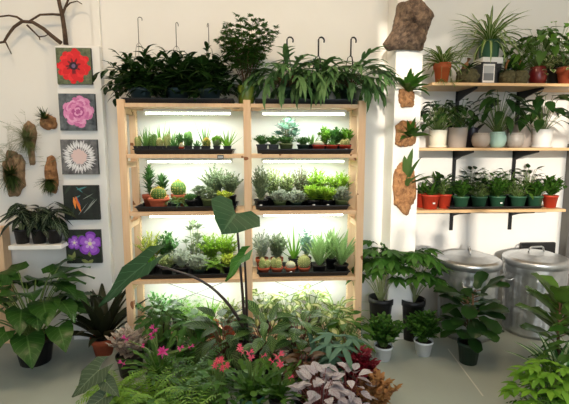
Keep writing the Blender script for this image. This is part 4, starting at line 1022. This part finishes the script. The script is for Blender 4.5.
# ---- bottom shelf
gb = 'plants on the bottom right shelf'
q0 = P(449, 210, 3.24).x; q1 = P(542, 210, 3.24).x
tray(q0, q1, 3.235, 3.5, RZ[2]+.0005, 'black tray of green potted plants on the bottom right shelf', .02)
def b_(px, Y, pm_, pw, ph, H, Rr, kind, label, **kw):
    g = G(label); s = m_
    p = {'jade': lambda: k_bush(g, s(H*1.15), s(Rr*1.15), LF['fernd'], 16, 8, .045, .024, 'ro', None, 1, .3, .1),
         'oval': lambda: k_leafy(g, s(H*1.15), s(Rr*1.2), LF['mid'], 40, .06, .036, 'ov', None, .5, -15, .5, .15),
         'dark': lambda: k_leafy(g, s(H*1.15), s(Rr*1.2), LF['dark'], 38, .075, .036, 'ov', None, .5, 5, .5, .15),
         'strap': lambda: k_rosette(g, s(H), s(Rr), LF['mid'], 22, .026, 'st', 85, 25, 1.0, .3, .2)}[kind]()
    dz = .0032 if kw.pop('on', True) else 0
    return rput(2, px, Y, '', 'terra' if pm_ in (TERRA,) else 'nursery', pm_, pw, ph, p, label, gb, dz=dz, **kw)
b_(430, 3.29, REDP, 18, 15, 20, 14, 'strap', 'strap leaved plant in orange red pot with label, bottom right shelf', on=False, tagm=True)
b_(444, 3.31, REDP, 14, 15, 18, 10, 'dark', 'dark plant in orange red pot just left of the black tray', on=False)
b_(421, 3.38, REDP, 14, 15, 20, 10, 'strap', 'strap leaved plant in red pot at the far left, behind the labelled pot', on=False)
b_(437, 3.45, BLK, 15, 14, 30, 17, 'strap', 'taller dark strap leaved plant at the back left of the bottom shelf', on=False)
b_(460.5, 3.31, GRNP, 16, 12, 15, 12, 'jade', 'plant in green pot, first of five in front on the black tray')
b_(478.5, 3.31, GRNP, 16, 12, 16, 12, 'dark', 'plant in green pot, second of five in front on the black tray')
b_(496.5, 3.31, GRNP, 16, 12, 17, 11, 'jade', 'plant in green pot, middle of five in front on the black tray', tagm=True)
b_(517, 3.31, GRNP, 17, 12, 18, 12, 'oval', 'plant in green pot, fourth of five in front on the black tray')
b_(534, 3.31, GRNP, 16, 12, 13, 11, 'jade', 'plant in green pot, last of five in front on the black tray')
b_(470, 3.43, BLK, 13, 12, 25, 11, 'dark', 'taller dark plant behind the first two green pots')
b_(487, 3.43, BLK, 13, 12, 25, 10, 'oval', 'taller plant behind the second and middle green pots')
b_(506, 3.43, BLK, 13, 12, 26, 11, 'oval', 'taller light plant behind the middle and fourth green pots')
b_(527, 3.43, BLK, 13, 12, 26, 12, 'dark', 'taller dark plant behind the last two green pots')
b_(549.5, 3.3, REDP, 15, 13, 19, 12, 'jade', 'jade plant in orange red pot at the right end of the bottom shelf', on=False)
#@@PART4
# ------------------------------------------------------------------ galvanised bins
def bin_(px, label, rz):
    Yc = 3.255; r = .235; x = P(px, 300, Yc).x
    t = thing('trash_can', label, 'trash can', (x, Yc, 0), 'galvanised trash cans', rz)
    rib = lambda a, z: 1+(.03*(abs(((a*26/(2*pi)) % 1)-.5)*2-.5) if .07 < z < .50 else 0)
    b = MB(); b.lathe([(.0005, .012), (r*.88, .012), (r*.9, 0), (r*.905, .03), (r*.9, .055), (r*.905, .0701), (r*.905, .075), (r*.96, .49), (r*.96, .505), (r*.985, .52), (r*.97, .54), (r*.985, .56), (r*.975, .6), (r*.955, .6), (r*.94, .52), (r*.88, .03), (.0005, .02)], 104, (0, 0, 0), rib)
    obj('body', b, STEEL, t)
    b = MB(); h0 = .601
    b.lathe([(r*1.0, h0-.035), (r*1.035, h0-.04), (r*1.04, h0), (r*1.02, h0+.012), (r*.98, h0+.012), (r*.94, h0+.022), (r*.9, h0+.02), (r*.55, h0+.05), (r*.5, h0+.047), (r*.2, h0+.06), (.0005, h0+.062)], 48, (0, 0, 0), lambda a, z: 1)
    lid = obj('lid', b, STEEL, t)
    b = MB(); hz = h0+.058
    b.tube([(-.07, 0, hz-.004), (-.06, 0, hz+.03), (-.045, 0, hz+.038), (.045, 0, hz+.038), (.06, 0, hz+.03), (.07, 0, hz-.004)], .007, sides=8); obj('lid_handle', b, STEEL, lid)
    for s in (-1, 1):
        b = MB(); b.tube([(s*r*.965, -.06, .47), (s*(r*.965+.03), -.055, .45), (s*(r*.965+.035), 0, .44), (s*(r*.965+.03), .055, .45), (s*r*.965, .06, .47)], .006, sides=8); obj('side_handle', b, STEEL, t)
bin_(466.5, 'galvanised steel trash can with lid, left of the two, behind the big leaved plant', 1.2)
bin_(532.5, 'galvanised steel trash can with lid, right of the two', .1)
q = P(538, 251, 3.53); t = None
b = MB(); b.box((-.16, 0, 0), (.16, .03, P(538, 242.5, 3.53).z)); o = obj('black_panel', b, BLK, loc=(q.x, 3.525, 0), bevel=.012, smooth=False)
tag(o, 'black panel leaning on the wall behind the right trash can', 'panel')
# ------------------------------------------------------------------ floor plants, right
fg = lambda px, py: PZ(px, py, 0)
def floor_pot(name, label, px, py, pk, m, pw, ph, parts, group=None, cat='potted plant', Y=None, **kw):
    q = PZ(px, py, 0)
    if Y: q = V((P(px, py, Y).x, Y, 0))
    Y = q.y; return potted(name, label, cat, (q.x, Y, 0), (pk, m, M(pw, Y)/2, M(ph, Y)), parts, group, **kw)
gf = 'plants on the floor'
for px, Y, lab in ((380, 3.2, 'lobed leaf plant in tall black pot against the right shelving post'), (411, 3.16, 'lobed leaf plant in tall black pot standing left of the trash cans')):
    g = G(lab); floor_pot('potted_fatsia', lab, px, 340, 'nursery', BLK, 26, 44, k_palmate(g, M(66, Y), M(36, Y), LF['fats'], 26, .15, .056, 7, MC['stem_pale'], .004, .55), 'lobed leaf plants', Y=Y)
for px, py, lab in ((383, 359, 'leafy green plant in white pot, left of two on the grey floor'), (423, 354, 'leafy green plant in white pot, right of two on the grey floor')):
    g = G(lab); Y = 2.9
    floor_pot('potted_leafy_plant', lab, px, py, 'nursery', WHPL, 20, 16, k_bush(g, M(33, Y), M(25, Y), LF['fats'], 24, 8, .06, .04, 'ov', None, 1.0, .7, .3), 'green plants in white pots')
lab = 'big glossy fiddle leaf plant in dark green pot before the trash cans'; g = G(lab)
mb = MB(); st = MB()
st.tube([(0, 0, 0), (.01, 0, .15), (0, .01, .3), (.015, 0, .37)], .011, .006, 6); st.tube([(0, 0, .03), (-.05, -.01, .2), (-.07, 0, .3)], .008, .005, 6)
for i in range(38):
    z = .05+.33*i/37; az = i*GA; L = g.uniform(.15, .22)
    p = (.012*cos(az), .012*sin(az), z) if i % 3 else (-.05+.01*cos(az), .01*sin(az), z*.72)
    tip, e1 = petiole(st, p, az, R(30), .05, .2, .004, .003); leaf(mb, tip, az, R(g.uniform(-5, 35)+30*(i > 27)), L, L*.6, 'fi', g.uniform(.5, 1.0), .18, g.uniform(-.3, .3), .06, 5)
floor_pot('potted_fiddle_leaf_fig', lab, 468, 362, 'nursery', DKGRN, 24, 24, [('foliage', mb, LF['spath']), ('stems', st, MC['stem_brown'])], None)
# far right
lab = 'broad leaved rubber plant in front of the right trash can, at the photo edge'; g = G(lab)
mb = MB(); st = MB(); st.tube([(0, 0, 0), (.0, .01, .2), (.01, 0, .36)], .01, .007, 6)
for i in range(22):
    z = .06+.3*i/21; az = i*GA+.6; tip, e1 = petiole(st, (0, 0, z), az, R(45), .05, .2, .004, .003)
    leaf(mb, tip, az, R(25+30*i/21), g.uniform(.2, .26), .13, 'fi', .5, .22, 0, .05, 5)
floor_pot('potted_rubber_plant', lab, 556, 372, 'nursery', BLK, 26, 24, [('foliage', mb, leafm('leaf_rubber', (52, 82, 34), (96, 130, 58), .3, .35)), ('stems', st, MC['stem_brown'])])
gr = 'mixed plants in the lower right corner'
def lobed(lab, H, Rr, mat, n, L, W, lobes=7): return k_palmate(G(lab), H, Rr, LF[mat], n, L, W, lobes, MC['stem_green'], .003, .2)
lab = 'silver striped lobed plant in the middle of the lower right corner'; floor_pot('potted_striped_leaf_plant', lab, 557, 397, 'nursery', BLK, 26, 20, k_rosette(G(lab), .32, .26, LF['strp'], 46, .055, 'la', 85, 5, .8, .25, .2), gr)
lab = 'yellow green crinkled plant at the left of the lower right corner'; floor_pot('potted_crinkle_leaf_plant', lab, 545, 425, 'nursery', BLK, 26, 18, lobed(lab, .3, .23, 'fresh', 50, .085, .034, 5), gr)
lab = 'dark green ferny plant at the very bottom right of the photo'; floor_pot('potted_fern', lab, 572, 440, 'nursery', BLK, 26, 20, k_fern(G(lab), .28, .25, LF['fernd'], 34, None, .06, 12, 1.3, None, 85, 15, None, .4), gr)
lab = 'light green plant against the right photo edge below the rubber plant'; floor_pot('potted_leafy_plant', lab, 584, 404, 'nursery', BLK, 26, 24, k_leafy(G(lab), .4, .27, LF['mid'], 44, .12, .06, 'ov', None, .5, -15, .6, .2, .12), gr)
# ------------------------------------------------------------------ floor plants, left
lab = 'large glossy split leaf philodendron in black pot by the left wall'; g = G(lab)
mb = MB(); st = MB()
for i in range(46):
    t_ = math.sqrt((i+.5)/46); az = i*GA; rr = .33*t_*g.uniform(.8, 1.1); hz = .46*(1-.75*t_**2.4)*g.uniform(.85, 1.1)+.02
    tip, e1 = petiole(st, (.02*cos(az), .02*sin(az), 0), az, min(1.5, math.atan2(hz, rr)+.3), math.hypot(rr, hz)*1.03, .6, .005, .0035, 6, 5)
    L = g.uniform(.17, .23); leaf(mb, tip, az+g.uniform(-.4, .4), R(35-45*t_+g.uniform(-20, 15)), L, L*.86, 'he', .8, .16, g.uniform(-.3, .3), .08, 5)
floor_pot('potted_philodendron', lab, 36, 361, 'nursery', BLK, 38, 26, [('foliage', mb, LF['mons']), ('stems', st, MC['stem_green'])], None, rz=0)
lab = 'dark strap leaved plant in terracotta pot below the flower prints'; g = G(lab)
floor_pot('potted_dracaena', lab, 104, 354, 'terra', TERRA, 25, 19, k_rosette(g, .42, .3, LF['drac'], 26, .075, 'la', 86, 35, .6, .3, .2, 5, .02), None, rz=0)
# ------------------------------------------------------------------ the big alocasia
lab = 'tall alocasia with arrow shaped leaves on long dark stems before the shelving'; g = G(lab)
YA = 2.72; base = V((P(247, 372, YA).x, YA, .2))
mb = MB(); m2 = MB(); st = MB()
def curve(p, n=12):
    out = []
    for i in range(n+1):
        t = i/n*(len(p)-1); k = min(int(t), len(p)-2); u = t-k; a = p[max(k-1, 0)]; b_ = p[k]; c_ = p[k+1]; d_ = p[min(k+2, len(p)-1)]
        out.append(.5*((2*b_)+(c_-a)*u+(2*a-5*b_+4*c_-d_)*u*u+(3*b_-a-3*c_+d_)*u**3))
    return out
def W3(px, py, Y): return P(px, py, Y)-base
s1 = curve([V((0, 0, 0)), W3(245, 325, 2.71), W3(241, 275, 2.69), W3(236, 213, 2.67)], 12); st.tube(s1, .013, .006, 8)
s2 = curve([V((.01, 0, 0)), W3(247, 320, 2.70), W3(246, 285, 2.66), W3(244.5, 255, 2.62)], 10); st.tube(s2, .011, .006, 8)
s3 = curve([V((-.01, 0, 0)), W3(243, 327, 2.68), W3(224, 299, 2.64), W3(196, 278, 2.6), W3(147, 263, 2.56)], 14); st.tube(s3, .013, .006, 8)
def bigleaf(mb, tip, target, L, W, nrm):
    """heart/arrow blade laid from the stalk tip towards target, facing nrm"""
    d = (target-tip).normalized(); n = V(nrm); n = (n-d*n.dot(d)).normalized(); sd = n.cross(d)
    pr = PROF['ar']; ss = (-1, -.6, -.25, 0, .25, .6, 1); vs = []; uv = []; fs = []
    for i, (tm, te, w) in enumerate(pr):
        for s in ss:
            a = abs(s); t = tm+(te-tm)*a**1.5
            vs.append(tip+d*(L*t)+sd*(W/2*w*s)+n*(W*.09*w*a-L*.16*max(0, t)**2+(.012 if (i % 2) else -.012)*(a > .9))); uv.append((.5+.5*s, t))
    m = len(ss)
    for i in range(len(pr)-1):
        for j in range(m-1): fs.append((i*m+j, i*m+j+1, (i+1)*m+j+1, (i+1)*m+j))
    mb.add(vs, fs, uv)
bigleaf(mb, s1[-1]+V((0,0,0)), W3(223, 231, 2.56), .17, .37, (.1, -.8, .5))
bigleaf(m2, s2[-1], W3(225, 277, 2.52), .20, .13, (-.62, -.6, .5))
bigleaf(mb, s3[-1], W3(92, 303, 2.44), .36, .23, (.1, -.25, .95))
q = PZ(247, 372, 0)
t = thing('potted_alocasia', lab, 'potted plant', (base.x, YA, 0))
r = .1; obj('pot', pot_mb('nursery', r, .22), BLK, t); s = MB(); s.lathe([(.0005, .004), (r*.9, 0), (r*.8, -.006), (.0005, -.006)], 16); obj('soil', s, SOIL, t, (0, 0, .192))
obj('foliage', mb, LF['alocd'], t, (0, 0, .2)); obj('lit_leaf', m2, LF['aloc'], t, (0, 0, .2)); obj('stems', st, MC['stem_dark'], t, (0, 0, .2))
# ------------------------------------------------------------------ foreground bed of pots
gg = 'potted plants massed on the floor in front of the shelving'
def fp(name, lab, px, py, H, Rr, fn, pm_=BLK, pw=28, ph=22, Y=None, dz=0, cat='potted plant', extra=None):
    g = G(lab); q = PZ(px, py, 0); parts = fn(g, H, Rr)
    return potted(name, lab, cat, (q.x, q.y, 0), ('nursery', pm_, M(pw, q.y)/2, M(ph, q.y)), parts, gg, rz=0), q
lv = lambda mat, n, L, W, prof='ov', sm=None, lt=-20, wav=0, low=.2: (lambda g, H, r: k_leafy(g, H, r, LF[mat], n, L, W, prof, sm, .5, lt, .6, .18, wav, 5, .0028, low))
# back of the bed
fp('potted_fittonia', 'pale pinkish veined plant at the back left of the plant bed', 131, 374, .19, .15, lambda g, H, r: k_bush(g, H, r, LF['fitt'], 26, 7, .06, .042, 'ov', MC['stem_red'], 1, .5, .15))
fp('potted_dark_leaf_plant', 'dark round leaved plant under the bottom left shelf, right of the pale plant', 164, 362, .3, .22, lv('mons', 60, .09, .06))
fp('potted_dark_leaf_plant', 'dark green leafy plant left of the tall alocasia stems', 194, 366, .24, .22, lv('fernd', 56, .11, .055))
fp('potted_calathea', 'calathea with striped dark leaves right below the alocasia stems', 224, 374, .29, .25, lv('calad', 38, .16, .075, 'ov', MC['stem_red'], -10))
fp('potted_calathea', 'calathea with long pale striped leaves in the centre of the bed', 266, 376, .3, .25, lv('cala', 40, .18, .07, 'ov', MC['stem_red'], 0))
fp('potted_calathea', 'large striped calathea under the cream leaved shelf plants', 300, 374, .29, .24, lv('cala', 38, .16, .08, 'ov', MC['stem_red'], -10))
fp('potted_pale_vein_plant', 'cream veined bushy plant near the right end of the bottom shelf', 330, 364, .3, .19, lv('crm', 36, .11, .06))
fp('potted_leafy_plant', 'mid green leafy plant at the right end of the bed, below the spider plant', 346, 368, .27, .17, lv('mid', 44, .1, .05))
# middle
_ch = {}
def holiday(lab, px, py, H, Rr, tips_spec, fm, pm_, pw=26, ph=24, n=26, W=.024):
    g = G(lab); q = PZ(px, py, 0); parts, tips = k_chain(g, H, Rr, LF['mid'], n, 6, W)
    t = potted('holiday_cactus', lab, 'potted plant', (q.x, q.y, 0), ('nursery', pm_, M(pw, q.y)/2, M(ph, q.y)), parts, gg, rz=0)
    zb = M(ph, q.y)*.87
    for (fx, fy, s, az, el, dY) in tips_spec:
        c = P(fx, fy, q.y+dY)-V((q.x, q.y, 0)); 
        st = MB(); st.tube([(0, 0, zb), V((c.x*.35, c.y*.35, zb+(c.z-zb)*.75)), c], .004, .003, 5); obj('stem', st, MC['stem_green'], t)
        o = obj('flower', flower_mb(g, s), fm, t, c, rot=(0, el, az))
    return t
holiday('holiday cactus with magenta flowers in the left part of the bed', 160, 394, .22, .22,
  [(155, 331, .045, .3, -.5, .02), (152, 338, .035, 2.2, .9, .0), (163, 352, .055, -1.6, .9, -.08), (127, 340, .04, 2.8, 1.0, 0), (179, 349, .034, 0, 1.0, -.05), (189, 347.5, .034, .2, 1.2, -.03), (124, 364, .04, 3.0, 1.1, -.1), (143, 347, .022, 0, .2, -.05)], MAG, BLK, n=34)
FEA = lambda mat, n=20, per=8, fl=.022: (lambda g, H, r: k_feather(g, H, r, LF[mat], n, per, 6, fl))
FRN = lambda mat, n=22, lw=.035, nl=14: (lambda g, H, r: k_fern(g, H, r, LF[mat], n, None, lw, nl, 1.5, None, 85, 15))
fp('potted_fern', 'light green feathery fern at the bottom left of the bed, next to the grey leaf', 116, 418, .21, .2, FRN('fernl', 30, .045, 15))
fp('potted_fern', 'dense light fern below the magenta flowers', 152, 424, .25, .2, FRN('fernl', 30, .045, 15))
fp('potted_fern', 'mid green fern between the magenta and the coral flowers', 190, 412, .27, .2, FRN('fernd', 30, .045, 15))
fp('potted_fern', 'light green fern left of the green holiday cactus pot, at the bottom edge', 190, 446, .24, .16, FRN('fernl', 28, .042, 14))
fp('potted_fern', 'dark green fern behind the coral flower cluster', 203, 390, .25, .2, FRN('fernd', 26, .045, 14))
# coral flower cluster plant
lab = 'small leafy plant topped by a cluster of coral flowers, centre of the bed'; g = G(lab)
t, q = fp('flowering_plant', lab, 217, 420, .22, .12, lambda g, H, r: k_leafy(g, H, r, LF['fernd'], 44, .07, .035, 'ov', None, .5, 0, .5, .2), BLK, 24, 20)
for (fx, fy, s) in ((215, 366, .032), (221, 361, .034), (227, 366, .03), (222, 369, .03), (217, 361, .026)):
    c = P(fx, fy, q.y-.03)-V((q.x, q.y, 0)); st = MB(); zb = .1; st.tube([(0, 0, zb), V((c.x*.4, c.y*.4, zb+(c.z-zb)*.8)), c], .003, .002, 4); obj('stem', st, MC['stem_green'], t); obj('flower', flower_mb(g, s), CORAL, t, c, rot=(.5, .2, 0))
holiday('holiday cactus with coral pink flowers in a green pot at the front', 252, 423, .21, .14,
  [(240, 349, .034, 1.5, -.3, 0), (243, 353, .03, 3.0, .9, -.03), (248, 354, .038, 0, .9, -.02), (250, 358, .03, -.5, 1.0, -.04), (262, 357, .032, .2, 1.1, 0)], PINK, GRNP, 28, 34, 30, .034)
holiday('holiday cactus with pink flowers in a dark pot, second from the green pot', 281, 424, .2, .14,
  [(277, 358, .05, 0, .8, -.02), (280, 364, .034, -1.5, 1.2, -.06), (289, 378, .03, .1, 1.2, -.08), (273, 362, .03, 2.9, .9, -.02)], PINK, BLK, 26, 32, 28, .034)
# right part of the bed
fp('potted_begonia', 'brown green begonia between the pink flowers and the silver leaves', 304, 408, .24, .17, lv('brown', 50, .085, .06, 'he', MC['stem_red']))
fp('potted_blue_fern', 'blue green broad fronded fern above the burgundy leaves', 338, 398, .3, .2, lambda g, H, r: k_palmate(g, H, r, LF['teal'], 20, .16, .036, 5, MC['stem_brown'], .003, .35, 'st'))
fp('potted_leafy_plant', 'upright narrow leaved plant between the calathea and the blue green fern', 316, 392, .28, .12, lambda g, H, r: k_rosette(g, H, r, LF['teal'], 14, .045, 'la', 88, 45, .4, .25, .2))
fp('potted_rex_begonia', 'silver pink begonia with big pointed leaves at the front centre', 320, 436, .26, .18, lv('rex', 70, .085, .05, 'ov', MC['stem_red'], 5))
fp('potted_rex_begonia', 'silver pink begonia beside the orange leaved plant', 347, 428, .24, .16, lv('rex', 46, .075, .048, 'ov', MC['stem_red'], 0))
fp('potted_coleus', 'burgundy red coleus at the right of the bed', 358, 408, .27, .135, lambda g, H, r: k_bush(g, H, r, LF['burg'], 24, 8, .06, .038, 'ov', MC['stem_red'], 1, .7, .1))
fp('potted_heuchera', 'orange tan leaved plant at the right front of the bed', 374, 424, .19, .14, lambda g, H, r: k_bush(g, H, r, LF['heuch'], 26, 6, .05, .04, 'he', MC['stem_red'], 1, .6, .1))
fp('potted_leafy_plant', 'small green plant between the ferns at the front of the bed', 140, 446, .16, .14, lv('fernd', 28, .06, .03))
# grey veined alocasia at the front left
lab = 'grey green alocasia with large veined leaves at the front left of the bed'; g = G(lab)
mb = MB(); st = MB(); q = PZ(108, 446, 0); zb = .13
for (tx, ty, gx, gy, L, nz, dY) in ((99, 370, 72, 395, .165, (-.25, -.8, .5), .0), (103, 398, 84, 412, .12, (.0, -.8, .5), -.05), (106, 382, 124, 402, .1, (.3, -.8, .5), -.02)):
    tip = P(tx, ty, q.y+dY)-V((q.x, q.y, zb)); tg = P(gx, gy, q.y+dY-.06)-V((q.x, q.y, zb))
    st.tube(curve([V((0, 0, 0)), V((tip.x*.45, tip.y*.45, tip.z*.75)), tip], 8), .005, .0035, 6); bigleaf(mb, tip, tg, L, L*.8, nz)
potted('potted_grey_alocasia', lab, 'potted plant', (q.x, q.y, 0), ('nursery', BLK, .075, .15), [('foliage', mb, LF['grey']), ('stems', st, MC['stem_pale'])], gg, rz=0)
# leaves press against the wall and the floor instead of going through
bpy.context.view_layer.update()
for o in list(C.objects):
    if o.type == 'MESH' and o.parent and o.data.users == 1 and o.name.split('.')[0] in ('foliage', 'stems', 'spines', 'wispy_stems', 'plantlets', 'runners', 'lit_leaf', 'cactus_body'):
        mw = o.matrix_world; iv = mw.inverted(); ch = False
        for v in o.data.vertices:
            w = mw @ v.co; h = w.copy()
            yw = YWL if h.x < p1.x-.03 else YW
            if h.y > yw-.012: h.y = yw-.012-.0004*(v.index % 7)
            if h.z < .006: h.z = .006
            if p0.x-.01 < h.x < p1.x+.005 and h.y > YP-.008 and o.parent['category'] != 'mounted plant':
                h.x = p0.x-.012 if h.x < (p0.x+p1.x)/2 else p1.x+.006
            if h != w: v.co = iv @ h; ch = True
        if ch: o.data.update()
# unseen shrubs added on the pavement to break up the low sun
for i, (x, y, H, r_) in enumerate(((-2.3, -4.9, 2.3, .75), (-.7, -4.9, 2.5, .8), (.9, -4.9, 2.3, .8), (-2.0, -8.4, 3.3, 1.0))):
    g = G('shrub%d' % i); t = thing('sunbreak_shrub', 'unseen shrub added outside the shop window to break up the sun, number %s along the pavement' % ('one two three four'.split()[i]), 'shrub', (x, y, -.02), 'unseen shrubs added to break up the sun')
    for n, mb, m in k_bush(g, H, r_, LF['mid'], 34, 18, .17, .11, 'ov', MC['stem_brown'], 1, .5, .15): obj(n, mb, m, t)
g = G('street tree'); t = thing('sunbreak_tree', 'unseen small leafy tree added outside the shop window to dapple the sun', 'tree', (-.9, -6.8, -.02))  # unseen tree, added for the dapples it casts on the right wall
b = MB(); b.tube([(0, 0, 0), (.03, 0, 1.8), (0, .02, 3.4)], .07, .05, 10); obj('trunk', b, MC['stem_brown'], t)
for n, mb, m in k_bush(g, 1.9, 1.0, LF['mid'], 26, 14, .17, .11, 'ov', MC['stem_brown'], 1, .5, .1): obj(n.replace('stems', 'branches'), mb, m, t, (0, 0, 3.2))
b = MB(); b.box((-8, -14, -.2), (8, -3.1, -.02)); struct('trim_4', b, plain('pavement', (168, 164, 158), .8))
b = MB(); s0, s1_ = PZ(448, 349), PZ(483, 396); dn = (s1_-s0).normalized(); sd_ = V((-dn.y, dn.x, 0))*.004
b.add([s0-sd_+V((0, 0, .0012)), s0+sd_+V((0, 0, .0012)), s1_+sd_+V((0, 0, .0012)), s1_-sd_+V((0, 0, .0012)), s0-sd_, s0+sd_, s1_+sd_, s1_-sd_], [(3, 2, 1, 0), (0, 1, 5, 4), (1, 2, 6, 5), (2, 3, 7, 6), (3, 0, 4, 7)]); struct('trim_5', b, plain('floor_stripe', (206, 206, 196), .5))  # thin pale stripe lying on the floor
# ------------------------------------------------------------------ daylight and lamps
wd = bpy.data.worlds.new('world'); sc.world = wd; wd.use_nodes = True
bg = wd.node_tree.nodes['Background']; bg.inputs[0].default_value = (.74, .86, 1.0, 1); bg.inputs[1].default_value = 4.5
def sun(d, e, ang, col):
    l = bpy.data.lights.new('sun', 'SUN'); l.energy = e; l.angle = R(ang); l.color = col
    o = bpy.data.objects.new('sun', l); C.objects.link(o); o.rotation_euler = V(d).to_track_quat('-Z', 'Y').to_euler()
sun((.26, 1, -.18), 3.2, .6, (1, .9, .76))
for (xa, xb) in ((-.75, 2.65),):
    o = area('window_portal', ((xa+xb)/2, -3.05, 1.975), xb-xa, 3.25, 1, (1, 1, 1), (pi/2, 0, 0)); o.data.cycles.is_portal = True
for (x, y, z) in GLOW:
    area('grow_lamp', (x, y, z), .6, .03, 3.3, (.92, 1.0, .9))
for (x, y, z, e) in ((-1.4, 2.0, 3.3, 19), (.1, 2.0, 3.3, 19), (1.5, 2.0, 3.3, 13), (-.2, -.4, 3.85, 20)):
    area('ceiling_lamp', (x, y, z), .4, .4, e, (1.0, .74, .46))
vs_ = sc.view_settings; sc.display_settings.display_device = 'sRGB'
vs_.view_transform = 'Standard'; vs_.look = 'None'; vs_.exposure = -.08; vs_.gamma = 1; vs_.use_curve_mapping = False
